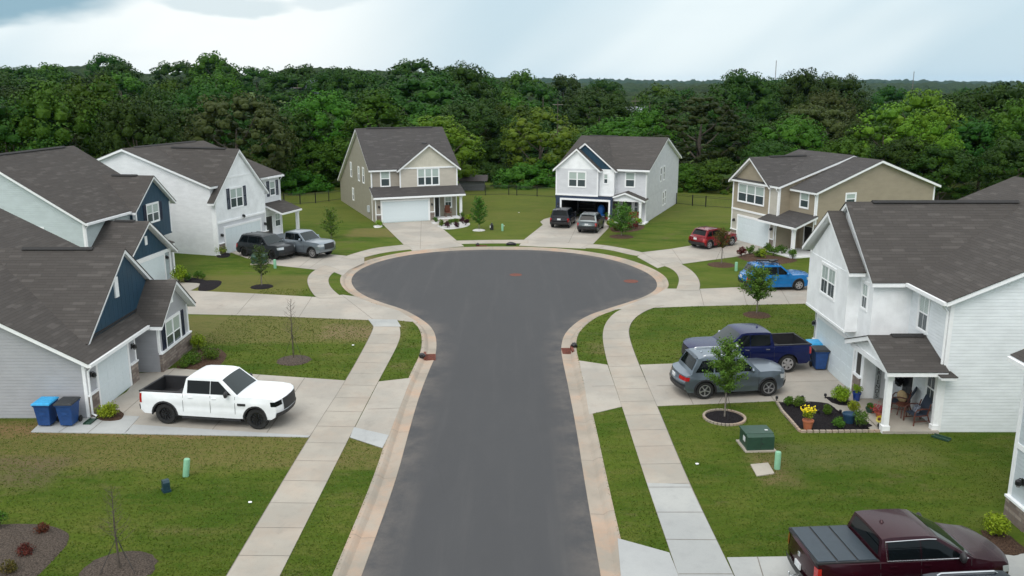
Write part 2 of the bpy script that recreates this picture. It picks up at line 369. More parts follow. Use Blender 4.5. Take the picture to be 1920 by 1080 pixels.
vo = [bm.verts.new((p.x, p.y, -.10)) for p in RO]; vi = [bm.verts.new((p.x, p.y, -.10 + .03)) for p in RI]
for i in range(n-1):
    f = bm.faces.new((vo[i], vo[i+1], vi[i+1], vi[i]))
    for lp in f.loops: lp[cl] = (1, 1, 1, 1) if lp.vert in (vo[i], vo[i+1]) else (.06, .06, .06, 1)
tri = geometry.tessellate_polygon([[Vector((p.x, p.y, 0)) for p in RI]])
for t in tri:
    try: f = bm.faces.new([vi[i] for i in t])
    except ValueError: continue
    for lp in f.loops: lp[cl] = (.06, .06, .06, 1)
bmesh.ops.recalc_face_normals(bm, faces=bm.faces)
for f in bm.faces:
    if f.normal.z < 0: f.normal_flip()
PAVED.append([(p.x, p.y) for p in KB])
road = mk('road', bm, am.m); tag(road, None, None, kind='structure')
# kerb: gutter pan, rolled face, top
M['kerb'] = concrete('kerb_concrete', (.30, .265, .22), (.37, .32, .265), .5); M['walk'] = concrete('pavement_concrete', (.325, .302, .262), (.39, .358, .308), .14)
M['drive'] = concrete('driveway_concrete', (.33, .31, .275), (.40, .37, .325), .08); M['new'] = concrete('fresh_pale_concrete', (.36, .37, .37), (.40, .41, .405)); M['walkN'] = concrete('cool_grey_concrete', (.335, .345, .34), (.40, .405, .39)); M['joint'] = plain('joint_dark', (.17, .155, .135), .9)
bm = bmesh.new(); prof = [(-.02, -.13), (0, -.085), (.40, -.105), (.50, -.03), (.58, .012), (.72, .014), (.72, -.1)]
cols = [[bm.verts.new((p.x, p.y, z)) for p in offset(RO, d)] for d, z in prof]
for a, b in zip(cols[:-1], cols[1:]):
    for i in range(n-1): bm.faces.new((a[i], a[i+1], b[i+1], b[i]))
bmesh.ops.recalc_face_normals(bm, faces=bm.faces)
# joints across the kerb every 3 m
acc = 0
for i in range(1, n-1):
    acc += (RO[i]-RO[i-1]).length
    if acc > 3.0:
        acc = 0; t = (RO[i+1]-RO[i]).normalized(); nr = Vector((-t.y, t.x)); w2 = .007
        for (d0, z0), (d1, z1) in zip(prof[1:-2], prof[2:-1]):
            q = [RO[i]+nr*d0-t*w2, RO[i]+nr*d1-t*w2, RO[i]+nr*d1+t*w2, RO[i]+nr*d0+t*w2]; zz = [z0, z1, z1, z0]
            f = bm.faces.new([bm.verts.new((a.x, a.y, z+.004)) for a, z in zip(q, zz)]); f.material_index = 1
            if f.normal.z < 0: f.normal_flip()
kerb = mk('kerb', bm, [M['kerb'], M['joint']]); tag(kerb, None, None, kind='structure')
# asphalt seam along the centre and odd marks are in the material; pavements and drives as slabs
def joints(bm, segs, z, w=.014):
    for a, b in segs:
        a = Vector(a[:2]); b = Vector(b[:2]); t = (b-a).normalized(); nr = Vector((-t.y, t.x))*w
        f = bm.faces.new([bm.verts.new((p.x, p.y, z)) for p in (a-nr, b-nr, b+nr, a+nr)]); f.material_index = 1; f.normal_update()
        if f.normal.z < 0: f.normal_flip()
def slab(name, px, jl=(), z=.018, mat='drive', world=False, th=.05):
    P_ = [Vector(p) for p in px] if world else [G(*p) for p in px]
    PAVED.append([(p[0], p[1]) for p in P_])
    o = poly_sheet(name, P_, z, M[mat], th); o.data.materials.append(M['joint'])
    if jl:
        bm = bmesh.new(); bm.from_mesh(o.data); joints(bm, [(G(*a), G(*b)) for a, b in jl] if not world else jl, z+.004); bm.to_mesh(o.data); bm.free()
    tag(o, None, None, kind='structure'); return o
def walkway(name, outer, inner, step=1.5, z=.022, mat='walk'):
    O_ = chaikin([Vector(G(*p)[:2]) for p in outer], 2); I_ = chaikin([Vector(G(*p)[:2]) for p in inner], 2)
    def res(P_, n):
        d = [0]
        for a, b in zip(P_[:-1], P_[1:]): d.append(d[-1]+(b-a).length)
        o = []
        for k in range(n):
            t = d[-1]*k/(n-1); i = max(j for j in range(len(d)) if d[j] <= t+1e-9); i = min(i, len(P_)-2); f = (t-d[i])/max(1e-9, d[i+1]-d[i]); o.append(P_[i].lerp(P_[i+1], f))
        return o, d[-1]
    _, LL = res(O_, 5); m = max(2, round(LL/step)); O_, _ = res(O_, m*4+1); I_, _ = res(I_, m*4+1)
    PAVED.append([(p.x, p.y) for p in O_] + [(p.x, p.y) for p in I_[::-1]])
    bm = bmesh.new(); a = [bm.verts.new((p.x, p.y, z)) for p in O_]; b = [bm.verts.new((p.x, p.y, z)) for p in I_]
    for i in range(len(a)-1):
        f = bm.faces.new((a[i], a[i+1], b[i+1], b[i])); f.normal_update()
        if f.normal.z < 0: f.normal_flip()
    for row, sgn in ((O_, 1), (I_, -1)):
        t_ = [bm.verts.new((p.x, p.y, z)) for p in row]; l_ = [bm.verts.new((p.x, p.y, z-.06)) for p in row]
        for i in range(len(row)-1): bm.faces.new((t_[i], t_[i+1], l_[i+1], l_[i]))
    joints(bm, [(O_[i], I_[i]) for i in range(0, len(O_), 4)], z+.004, .010)
    joints(bm, [(O_[i], O_[i+1]) for i in range(len(O_)-1)], z+.003, .01)
    o = mk(name, bm, [M[mat], M['joint']]); tag(o, None, None, kind='structure'); return o
KP = lambda px, py: (px, py)
# left pavement, right pavement, bulb pavements
walkway('pavement', [(372,1170),(425,1080),(581,818),(649,714),(698,624),(701,608),(690,599)], [(478,1170),(525,1080),(656,818),(710,714),(750,640),(751,618),(744,600)])
walkway('pavement', [(600,560),(591,557),(579.6,541),(575.4,526.7),(579.6,515),(593,505),(610,498)], [(646,559),(638,556),(619,539),(615,526.7),(618,518),(626.5,510),(636,506)])
walkway('pavement', [(640,484),(650,480),(676,472),(703,465),(740,461),(760,458.8)], [(668,488),(683,483),(697,479),(725,473),(755,469.5),(774,467.5)])
walkway('pavement', [(850,451.8),(900,450.6),(945,450.2),(990,450)], [(862,457.7),(900,456.8),(945,456.4),(990,456.8)])
walkway('pavement', [(1105,458),(1130,459.5),(1153,463),(1180,468),(1210,475)], [(1090,465.4),(1120,465.7),(1150,470),(1173,476),(1195,480)])
walkway('pavement', [(1270,491),(1297,507),(1309,521),(1313,533.6),(1311,545)], [(1232,498),(1247,498.5),(1266,508),(1275,524),(1267,546)])
walkway('pavement', [(1245,573),(1228,577),(1210,583),(1188,598),(1178.5,616),(1180,635.5),(1197,682.8),(1232,761.4),(1288.7,900),(1375,1080),(1420,1170)], [(1184,572),(1170,578),(1150,588),(1134.4,607),(1129.7,626),(1131,645),(1139,682.8),(1166,761.4),(1210,900),(1272,1080),(1300,1170)])
slab('pavement', [(581,818),(250,797),(236,812),(233,814),(578,820.5)], z=.026, mat='new')
slab('driveway', [(656,821),(717,841),(729,817),(664,802)], z=.026, mat='new')
slab('pavement', [(1213,907),(1292,909),(1375,1080),(1420,1170),(1300,1170),(1272,1080)], [((1216,915),(1295,915)),((1231,962),(1319,962)),((1249,1013),(1344,1014)),((1272,1078),(1375,1078))], z=.030, mat='walkN')
slab('pavement', [(701,613),(752,613),(744,600),(690,599)], z=.027, mat='walkN')
# driveways (name the same, each its own slab)
slab('driveway', [(238,735),(185,768),(206,802),(581,818),(649,714),(486.7,703),(325,691),(300,697),(262,700),(252,715)], [((206,797),(330,690)),((395,810),(487,703)),((500,813),(572,708.5))])
slab('driveway', [(656,821),(717,841),(729,817),(771,709),(710,716)], [((690,768),(749,766))])
slab('walkway', [(58,811),(75,795),(205,779),(262,782),(233,814)], [((110,812),(150,785)),((165,813),(205,780))], z=.03, mat='new')
slab('driveway', [(345,589),(500,592.5),(692,600.5),(744,601),(783,604.5),(748,583),(703,570),(664,556),(643,553),(600,557.5),(585,557),(480,551),(352,545),(330,520),(290,520),(290,560)], [((444,590),(478,551)),((560,596),(585,557)),((700,600),(640,553))])
slab('walkway', [(330,530),(384,532),(352,548),(340,552)], z=.03)
slab('driveway', [(404,482),(434,474),(462,484),(520,498),(593,506),(626.5,510.5),(643,517),(655,506),(683,493),(683,483),(660,486),(650,480),(617,477),(560,462),(492,446)], [((500,494),(545,463)),((578,505),(617,477)),((560,502),(600,471))])
slab('driveway', [(716,419),(808,413.5),(822,422),(856.7,451.7),(870,462),(773,470.5),(757,459)], [((757,459),(857,451.7)),((735,438),(838,435)),((788,467),(790,414))])
slab('walkway', [(808,414),(822,422),(848,411),(840,404),(822,405)], z=.03)
slab('driveway', [(1046,404),(1141,408),(1141.7,427),(1111.7,458),(1097,466.5),(973,461),(983,449.3),(1018,421.7),(1013,416),(1020,411)], [((1000,436),(1125,443)),((983,449.5),(1112,458)),((1066,456),(1090,407))])
slab('driveway', [(1385,451),(1442,466),(1430,470),(1383,481),(1280,495),(1247,499),(1233,503),(1195,482),(1203,473.5),(1260,466.7),(1297,460.5)], [((1297,461),(1383,481)),((1203,474),(1247,498.5)),((1260,467),(1280,495))])
slab('driveway', [(1248,541.5),(1312,542),(1391,538.6),(1560,531),(1600,566),(1512,569.5),(1300,574.5),(1235,577),(1175,579),(1150,581),(1187,568),(1230,553)], [((1391,539),(1400,572)),((1312,542),(1320,574)),((1460,536),(1480,570.5))])
slab('driveway', [(1085.6,676.5),(1139,684.5),(1166,763),(1104.5,777.5),(1096,725)], [((1110,725),(1152,724))])
slab('driveway', [(1200,684.5),(1266.6,682),(1524,668),(1592,720),(1560,748),(1452,752.5),(1231,762)], [((1262,683),(1300,759)),((1395,676),(1452,752)),((1232,724),(1590,714))])
slab('walkway', [(1452,752.5),(1600,716),(1636,748),(1668,790),(1640,812),(1596,778),(1520,762)], z=.03)
slab('driveway', [(1158,1010),(1255,1037),(1272,1080),(1290,1130),(1170,1130),(1164,1080)], mat='new')
slab('driveway', [(1363,1046),(1485,1044),(1900,1030),(1935,1046),(1960,1200),(1420,1180)], [((1420,1045),(1460,1180))], mat='walkN')
slab('walkway', [(-40,1010),(18,1026),(0,1048),(-60,1075)], z=.03)
# mulch, gravel and flower beds
def bed(name, px, label, mat, z=.03, cat='flower bed', n=2):
    P_ = [Vector(G(*p)[:2]) for p in px]; P_ = chaikin(P_+[P_[0]], n)[:-1]
    PAVED.append([(p.x, p.y) for p in P_])
    c = sum(P_, Vector((0, 0)))/len(P_); bm = bmesh.new(); rgs = []
    for s, zz in ((1, 0.001), (.93, z), (.6, z+.05), (.25, z+.06)):
        rgs.append([bm.verts.new((c.x+(p.x-c.x)*s+random.uniform(-.02, .02), c.y+(p.y-c.y)*s+random.uniform(-.02, .02), zz+(random.uniform(-.01, .02) if s < 1 else 0))) for p in P_])
    for a, b in zip(rgs[:-1], rgs[1:]):
        for i in range(len(P_)): bm.faces.new((a[i], a[(i+1) % len(P_)], b[(i+1) % len(P_)], b[i]))
    bm.faces.new(rgs[-1]); bmesh.ops.recalc_face_normals(bm, faces=bm.faces)
    o = mk(name, bm, mat, smooth=50); tag(o, label, cat); return o
def mulchmat(name, a, b):
    m = Mat(name); o = m.co(); v = m.noise(o, 22, 5, .8); m.col(m.mix(m.rng(v, .38, .62), a, b)); m.bump(v, .06, 1.0); m.set(Roughness=.95, Specular_IOR_Level=.15); return m.m
M['mulchB'] = mulchmat('black_mulch', (.006, .005, .007), (.028, .024, .026)); M['mulchR'] = mulchmat('brown_mulch', (.035, .02, .013), (.13, .08, .055)); M['mulchG'] = mulchmat('grey_mulch', (.04, .032, .027), (.145, .115, .093)); M['gravelW'] = mulchmat('white_gravel', (.35, .35, .35), (.75, .74, .72))
# ------------------------------------------------------------------ HOUSES
class House:
    """local frame of the root: x along the front (left to right seen from the street), -y towards the street, z up"""
    def __init__(s, x, y, a, label, name='house'):
        s.root = empty(name, (x, y, 0), R(a)); tag(s.root, label, 'house'); s.a = a; s.o = Vector((x, y, 0)); s.M = Matrix.Translation(s.o) @ Matrix.Rotation(R(a), 4, 'Z'); s.I = s.M.inverted()
        s.tr = bmesh.new()
    def hit(s, axis, val, px, py):
        c = s.I @ Vector((0, 0, CAM_H)); d = s.I.to_3x3() @ ray(px, py); t = (val - c[axis])/d[axis]; return c + d*t
    def wall(s, bmfn, mat, name='wall'):
        bm = bmesh.new(); bmfn(bm); bmesh.ops.recalc_face_normals(bm, faces=bm.faces); return mk(name, bm, mat, s.root)
    def prism(s, pts, axis, a, b, mat, name='wall'):
        """polygon pts in (other, z) extruded from a to b along axis (0=x,1=y)"""
        bm = bmesh.new()
        def v(p, q): return (q, p[0], p[1]) if axis == 0 else (p[0], q, p[1])
        A = [bm.verts.new(v(p, a)) for p in pts]; B = [bm.verts.new(v(p, b)) for p in pts]
        bm.faces.new(A); bm.faces.new(B[::-1])
        for i in range(len(pts)): bm.faces.new((A[i], B[i], B[(i+1) % len(pts)], A[(i+1) % len(pts)]))
        bmesh.ops.recalc_face_normals(bm, faces=bm.faces); return mk(name, bm, mat, s.root)
    def roof(s, planes, mat='roof', th=.17, name='roof'):
        bm = bmesh.new(); uvl = bm.loops.layers.uv.new('UVMap')
        for P_ in planes:
            P_ = [Vector(p) for p in P_]; nrm = (P_[1]-P_[0]).cross(P_[2]-P_[0]).normalized()
            if nrm.z < 0: P_ = P_[::-1]; nrm = -nrm
            up = (Vector((0, 0, 1)) - nrm*nrm.z).normalized() if nrm.z < .999 else Vector((0, 1, 0)); h = up.cross(nrm).normalized()
            T = [bm.verts.new(p) for p in P_]; B = [bm.verts.new(p-Vector((0, 0, th))) for p in P_]
            f = bm.faces.new(T)
            for lp in f.loops: lp[uvl].uv = (lp.vert.co.dot(h), lp.vert.co.dot(up))
            g = bm.faces.new(B[::-1]); g.material_index = 1
            for i in range(len(P_)):
                j = (i+1) % len(P_); q = bm.faces.new((T[j], T[i], B[i], B[j])); q.material_index = 1
            # thin dark drip edge of shingle standing proud of the fascia
            c = sum(P_, Vector())/len(P_); up_ = nrm*.03
            T2 = [bm.verts.new(p + (p-c).normalized()*.035 + up_) for p in P_]; B2 = [bm.verts.new(v.co - nrm*.026) for v in T2]
            f = bm.faces.new(T2)
            for lp in f.loops: lp[uvl].uv = (lp.vert.co.dot(h), lp.vert.co.dot(up))
            bm.faces.new(B2[::-1])
            for i in range(len(P_)):
                j = (i+1) % len(P_); q = bm.faces.new((T2[j], T2[i], B2[i], B2[j]))
                for lp in q.loops: lp[uvl].uv = (lp.vert.co.dot(h), .02)
        return mk(name, bm, [M[mat], M['white']], s.root)
    def gable_x(s, x0, x1, yf, ze, yr, zr, yb, zb, oh=.3, mat='roof'):
        """ridge along x; front eave at yf,ze ; ridge yr,zr ; back eave yb,zb; pts are wall lines, overhang added"""
        sf = (zr-ze)/(yr-yf); sb = (zr-zb)/(yb-yr)
        a = (x0-oh, x1+oh)
        return s.roof([[(a[0], yf-oh, ze-sf*oh), (a[1], yf-oh, ze-sf*oh), (a[1], yr, zr), (a[0], yr, zr)], [(a[0], yr, zr), (a[1], yr, zr), (a[1], yb+oh, zb-sb*oh), (a[0], yb+oh, zb-sb*oh)]], mat)
    def gable_y(s, xl, xr, ze, xc, zr, y0, y1, oh=.3, mat='roof', zl=None):
        """ridge along y; eaves at xl and xr"""
        sl = (zr-ze)/(xc-xl)
        return s.roof([[(xl-oh, y0-oh, ze-sl*oh), (xc, y0-oh, zr), (xc, y1, zr), (xl-oh, y1, ze-sl*oh)], [(xc, y0-oh, zr), (xr+oh, y0-oh, ze-sl*oh), (xr+oh, y1, ze-sl*oh), (xc, y1, zr)]], mat)
    def trimbox(s, x0, x1, y0, y1, z0, z1): box(s.tr, min(x0, x1), max(x0, x1), min(y0, y1), max(y0, y1), min(z0, z1), max(z0, z1))
    def corner(s, x, y, z0, z1, w=.13):
        sx, sy = s.sgn(x, y); box(s.tr, x-w if sx > 0 else x-.02, x+.02 if sx > 0 else x+w, y-.02, y+w, z0, z1)
    def sgn(s, x, y): return (1 if x > s.cx else -1, 1)
    def finish(s): mk('trim', s.tr, M['white'], s.root)
    def ridge_vent(s, p, q):
        bm = bmesh.new(); p = Vector(p); q = Vector(q); d = (q-p).normalized(); sd = d.cross(Vector((0, 0, 1))).normalized()*.16
        T = [bm.verts.new(v) for v in (p-sd+Vector((0, 0, -.02)), q-sd+Vector((0, 0, -.02)), q+Vector((0, 0, .07)), p+Vector((0, 0, .07)), p+sd+Vector((0, 0, -.02)), q+sd+Vector((0, 0, -.02)))]
        bm.faces.new((T[0], T[1], T[2], T[3])); bm.faces.new((T[3], T[2], T[5], T[4])); bm.faces.new((T[0], T[3], T[4])); bm.faces.new((T[1], T[5], T[2])); bmesh.ops.recalc_face_normals(bm, faces=bm.faces)
        return mk('ridge_vent', bm, M['vent'], s.root)
    def frame(s, axis, val, sg, c, zc):
        """matrix placing a flat element: element x along wall, element y = outwards, z up"""
        if axis == 1: m = Matrix(((sg, 0, 0, c), (0, sg, 0, val), (0, 0, 1, zc), (0, 0, 0, 1)))
        else: m = Matrix(((0, sg, 0, val), (-sg, 0, 0, c), (0, 0, 1, zc), (0, 0, 0, 1)))
        return m
    def put(s, bm, name, mats, m, parent=None, **k):
        o = mk(name, bm, mats, parent or s.root, **k)
        if parent is None: o.matrix_local = m
        return o
    def window(s, axis, val, sg, c, zc, w_, h, n=1, grid=False, shut=False, tw=.09, blind=.5):
        m = s.frame(axis, val, sg, c, zc); bm = bmesh.new(); W2, H2 = w_/2, h/2; rec = -.04
        # outer trim
        for q in ((-W2-tw, W2+tw, H2, H2+tw*1.2), (-W2-tw, W2+tw, -H2-tw, -H2), (-W2-tw, -W2, -H2, H2), (W2, W2+tw, -H2, H2)): box(bm, q[0], q[1], rec-.01, .035, q[2], q[3])
        uw = w_/n; mw = .07 if n > 1 else 0
        for i in range(1, n): box(bm, -W2+i*uw-mw/2, -W2+i*uw+mw/2, rec, .03, -H2, H2)
        for i in range(n):
            a = -W2+i*uw+(mw/2 if i else 0); b = -W2+(i+1)*uw-(mw/2 if i < n-1 else 0); fw = .035
            box(bm, a, a+fw, rec, .012, -H2, H2); box(bm, b-fw, b, rec, .012, -H2, H2)
            box(bm, a+fw, b-fw, rec, .014, -.03, .03); box(bm, a+fw, b-fw, rec, .012, H2-fw, H2); box(bm, a+fw, b-fw, rec, .012, -H2, -H2+fw)
            if grid:
                box(bm, (a+b)/2-.011, (a+b)/2+.011, rec+.012, .006, -H2+fw, -.03); box(bm, (a+b)/2-.011, (a+b)/2+.011, rec+.012, .006, .03, H2-fw)
                for zz in (H2/2, -H2/2): box(bm, a+fw, b-fw, rec+.014, .004, zz-.011, zz+.011)
        wd = s.put(bm, 'window', M['white'], m)
        bm = bmesh.new(); box(bm, -W2, W2, .002, .0045, -H2, H2*.02); mk('pane', bm, M['pane'], wd)
        bm = bmesh.new(); box(bm, -W2, W2, .002, .0045, H2*.02, H2); mk('pane', bm, M['blind'] if blind else M['pane'], wd)
        if shut:
            for sd in (-1, 1):
                bm = bmesh.new(); x0 = sd*(W2+tw+.03); x1 = sd*(W2+tw+.38); a, b = min(x0, x1), max(x0, x1)
                box(bm, a, a+.05, .002, .04, -H2-.05, H2+.08); box(bm, b-.05, b, .002, .04, -H2-.05, H2+.08)
                for zz in (-H2-.05, 0, H2+.02): box(bm, a+.05, b-.05, .002, .038, zz, zz+.06)
                z_ = -H2+.03
                while z_ < H2: 
                    box(bm, a+.05, b-.05, .004, .03, z_, z_+.03); z_ += .05
                s.put(bm, 'shutter', M['shutter'], m)
        return wd
    def win_px(s, axis, val, sg, tl, br, **k):
        a = s.hit(axis, val, *tl); b = s.hit(axis, val, *br); oth = 1-axis; tw = .09
        c = (a[oth]+b[oth])/2; w_ = abs(a[oth]-b[oth])-2*tw; h = abs(a.z-b.z)-2*tw
        return s.window(axis, val, sg, c, (a.z+b.z)/2, max(w_, .35), max(h, .4), **k)
    def win_c(s, axis, val, sg, px, w_, h, **k):
        a = s.hit(axis, val, *px); return s.window(axis, val, sg, a[1-axis], a.z, w_, h, **k)
    def garage(s, yv, x0, x1, h, sides=True, rows=4):
        bm = bmesh.new(); n = max(3, round((x1-x0)/.62)); pw = (x1-x0)/n; ph = h/rows
        box(bm, x0, x1, yv-.03, yv-.006, .0, h)
        for r in range(rows):
            for i in range(n): box(bm, x0+i*pw+.07, x0+(i+1)*pw-.07, yv-.036, yv-.029, r*ph+.07, (r+1)*ph-.07)
            pass
        mk('garage_door', bm, [M['door_white'], MC['joint_dark'] if 'joint_dark' in MC else M['vent']], s.root)
        t = .16; s.trimbox(x0-t, x0-.002, yv-.05, yv+.01, 0, h+t); s.trimbox(x1+.002, x1+t, yv-.05, yv+.01, 0, h+t); s.trimbox(x0, x1, yv-.052, yv+.01, h+.002, h+t)
    def door(s, axis, val, sg, c, w_=.86, h=1.85, mat='black', z0=.05):
        m = s.frame(axis, val, sg, c, z0); bm = bmesh.new(); t = .09
        box(bm, -w_/2, w_/2, -.01, .02, 0, h)
        for zz in ((.12, .75), (.9, h-.12)):
            for sx in (-1, 1): box(bm, sx*w_*.25-w_*.17, sx*w_*.25+w_*.17, .018, .03, zz[0], zz[1])
        d = s.put(bm, 'door', M[mat], m)
        bm = bmesh.new(); box(bm, -w_/2-t, -w_/2, -.01, .045, 0, h+t); box(bm, w_/2, w_/2+t, -.01, .045, 0, h+t); box(bm, -w_/2, w_/2, -.01, .045, h, h+t); mk('door_frame', bm, M['white'], d)
        bm = bmesh.new(); tube(bm, [(w_*.38, .05, .85), (w_*.38, .05, 1.05)], .018); mk('handle', bm, M['lamp_g'], d)
    def light(s, axis, val, sg, px, r=.07):
        a = s.hit(axis, val, *px); s.light_at(axis, val, sg, a[1-axis], a.z)
    def light_at(s, axis, val, sg, c, z):
        m = s.frame(axis, val, sg, c, z); bm = bmesh.new()
        box(bm, -.06, .06, 0, .03, -.1, .1); tube(bm, [(0, .03, .06), (0, .11, .12), (0, .14, .1)], .015); lathe(bm, [(.03, -.02), (.09, .0), (.085, .12), (.04, .16)], 10, (0, .14, -.08)); o = s.put(bm, 'wall_lamp', M['black'], m)
        bm = bmesh.new(); lathe(bm, [(.05, -.06), (.06, 0)], 10, (0, .14, -.09)); mk('lamp_shade', bm, M['lamp_g'], o)
    def post(s, x, y, z1, w=.22):
        bm = bmesh.new(); h = w/2; box(bm, x-h, x+h, y-h, y+h, .0, z1); box(bm, x-h-.04, x+h+.04, y-h-.04, y+h+.04, 0, .28); box(bm, x-h-.03, x+h+.03, y-h-.03, y+h+.03, z1-.18, z1-.002)
        return mk('porch_post', bm, M['white'], s.root)
    def spout(s, x, y, z, dx=0, dy=-1, back=.28):
        bm = bmesh.new(); tube(bm, [(x+dx*back, y+dy*back, z+.02), (x+dx*back, y+dy*back, z-.08), (x+dx*.07, y+dy*.07, z-.32), (x+dx*.07, y+dy*.07, .15), (x+dx*.22, y+dy*.22, .06)], .045, 6); mk('downspout', bm, M['white'], s.root)
    def gutter(s, x0, x1, y, z, axis=0):
        bm = bmesh.new()
        if axis == 0: box(bm, x0, x1, y-.12, y-.004, z-.14, z-.01)
        else: box(bm, y-.12, y-.004, x0, x1, z-.14, z-.01)
        mk('gutter', bm, M['white'], s.root)
    def stone(s, x0, x1, y0, y1, z1, cap=True):
        bm = bmesh.new(); box(bm, x0, x1, y0, y1, 0, z1); mk('stone_base', bm, M['stone'], s.root)
        if cap: s.trimbox(x0-.03, x1+.03, y0-.03, y1, z1+.002, z1+.07)
def boxw(h, x0, x1, y0, y1, z0, z1, mat, name='wall'): return h.wall(lambda bm: box(bm, x0, x1, y0, y1, z0, z1), M[mat], name)
def text_part(parent, s, size, m, mat, name='lettering', extrude=.006, spacing=1.0):
    cu = bpy.data.curves.new(name, 'FONT'); cu.body = s; cu.size = size; cu.extrude = extrude; cu.align_x = 'CENTER'; cu.align_y = 'CENTER'; cu.space_line = spacing
    t = bpy.data.objects.new(name, cu); C.objects.link(t); bpy.context.view_layer.update()
    me = bpy.data.meshes.new_from_object(t.evaluated_get(bpy.context.evaluated_depsgraph_get())); bpy.data.objects.remove(t); bpy.data.curves.remove(cu)
    me.materials.clear(); me.materials.append(mat); o = bpy.data.objects.new(name, me); C.objects.link(o); o.parent = parent; o.matrix_local = m; return o

# ---- A: near left, one storey, dark blue gable (front faces +X)
h = House(-16.15, 31.45, 90, 'near left one-storey grey-sided house with dark blue gable and stone-based front window')
h.cx = 4.5
s_ = .52; ze = 2.42; VR = 9.6; zr = ze + s_*(VR)
h.prism([(0, 0), (17, 0), (17, ze+.3), (VR, zr-.12), (0.0, ze-.12)], 0, 0.0, 4.45, M['sid_grey'])
h.prism([(1.6, 0), (17, 0), (17, ze+.3), (VR, zr-.12), (1.6, ze+s_*1.6-.12)], 0, 4.45, 9.55, M['sid_grey'])
h.roof([[(-.3, -.3, ze-.16), (9.85, -.3, ze-.16), (9.85, VR, zr), (-.3, VR, zr)], [(-.3, VR, zr), (9.85, VR, zr), (9.85, 17.3, ze+.1), (-.3, 17.3, ze+.1)]])
# cross gable with blue board face at y=.38
gx, gz, sl = 5.05, 5.62, .745; hb = (gz-2.75)/sl
h.prism([(gx-hb+.12, 2.5), (gx+hb-.12, 2.5), (gx, gz-.17)], 1, .42, 5.5, M['bat_blue'], 'gable_wall')
h.gable_y(gx-hb, gx+hb, gz-sl*hb, gx, gz, .44, 6.2, .16)
h.ridge_vent((gx, 1.6, gz+.03), (gx, 4.6, gz+.03))
h.trimbox(3.98, 4.30, .36, .43, 3.75, 4.6); boxw(h, gx-hb+.35, gx+hb-.55, .37, .425, 2.72, 2.80, 'vent', 'flashing')
# projecting wing with its own small gable
wx0, wx1, wc, wz = 5.45, 9.0, 7.2, 3.78
h.prism([(wx0, 0), (wx1, 0), (wx1, 2.25), (wc, 3.62), (wx0, 2.25)], 1, -.62, 3.0, M['sid_grey'])
h.gable_y(wx0, wx1, 2.42, wc, wz, -.64, 3.2, .3)
h.stone(wx0-.03, wx1+.03, -.72, -.60, .82)
h.win_px(1, -.63, -1, (307.5,603), (341.5,641), n=2, shut=True)
h.trimbox(wx0-.02, wx0+.12, -.645, -.55, .9, 2.25); h.trimbox(wx1-.12, wx1+.02, -.645, -.55, .9, 2.25); h.trimbox(wc-.13, wc+.13, -.66, -.6, 2.75, 3.25)
h.garage(0, .95, 3.6, 1.86); h.stone(.02, .78, -.07, .03, .85); h.stone(3.78, 4.43, -.07, .03, .85)
h.trimbox(-.02, .12, -.02, .1, .0, 2.2); h.trimbox(4.36, 4.47, -.02, .1, .9, 2.2); h.light_at(1, 0, -1, .42, 1.62); h.light_at(1, 0, -1, 4.1, 1.62)
h.gutter(-.3, 5.2, -.3, ze-.17); h.spout(.06, -.02, ze-.25); h.door(1, 1.6, -1, 4.95)
text_part(h.root, '126', .2, Matrix.Translation((2.3, -.056, 2.0)) @ Matrix.Rotation(R(90), 4, 'X'), M['black'], 'house_number')
h.finish()
HA = h
# ---- B: second left, two storeys, dark blue gable, garage gable in front
h = House(-25.4, 51.4, 84, 'second house on the left, two storeys in pale sage siding with navy gables')
h.cx = 4.3; ZE = 4.62; sl = .60; yr = 6.0; zr = ZE+sl*yr
h.prism([(0, 0), (12, 0), (12, ZE-.12), (yr, zr-.14), (0, ZE-.12)], 0, 0, 9.2, M['sid_green'])
h.gable_x(0, 9.0, 0, ZE, yr, zr, 12.2, ZE)
h.ridge_vent((1.2, yr, zr+.03), (8.2, yr, zr+.03))
c_, hw, zp = 7.4, 2.5, 6.42; zb = zp-.75*hw
h.prism([(c_-hw+.2, 2.2), (c_+hw-.2, 2.2), (c_+hw-.2, zb), (c_, zp-.19), (c_-hw+.2, zb)], 1, -.40, 4, M['bat_blue'], 'gable_wall')
h.gable_y(c_-hw, c_+hw, zb, c_, zp, -.40, 5.5, .25); h.ridge_vent((c_, .5, zp+.03), (c_, 2.3, zp+.03))
h.window(1, -.40, -1, c_-.1, 3.95, 1.5, 1.15, n=2, shut=True)
h.trimbox(c_+hw-.32, c_+hw-.18, -.42, -.2, 2.3, zb-.1); h.trimbox(c_-hw+.18, c_-hw+.32, -.42, -.2, 2.3, zb-.1)
c2, h2, q2, zg = 2.3, 2.95, 2.5, 2.0; zp2 = zg+.75*h2-.05
h.prism([(c2-h2+.2, 0), (c2+h2-.4, 0), (c2+h2-.4, zg-.1), (c2-h2+.2, zg-.1)], 1, -q2, 1, M['sid_slate'])
h.prism([(c2-h2+.25, zg-.1), (c2+h2-.25, zg-.1), (c2, zp2-.22)], 1, -q2+.02, 1, M['bat_blue'], 'gable_wall')
h.gable_y(c2-h2, c2+h2, zg, c2, zp2, -q2-.05, .5, .28, ); h.ridge_vent((c2, -1.9, zp2+.03), (c2, -.6, zp2+.03))
h.trimbox(c2-h2+.1, c2+h2-.1, -q2-.06, -q2+.03, zg-.2, zg+.0); h.trimbox(c2-.14, c2+.14, -q2-.01, -q2+.03, zg+.7, zg+1.25)
h.garage(-q2, c2-2.1, c2+1.9, 1.72); h.light_at(1, -q2, -1, c2+2.2, 1.5)
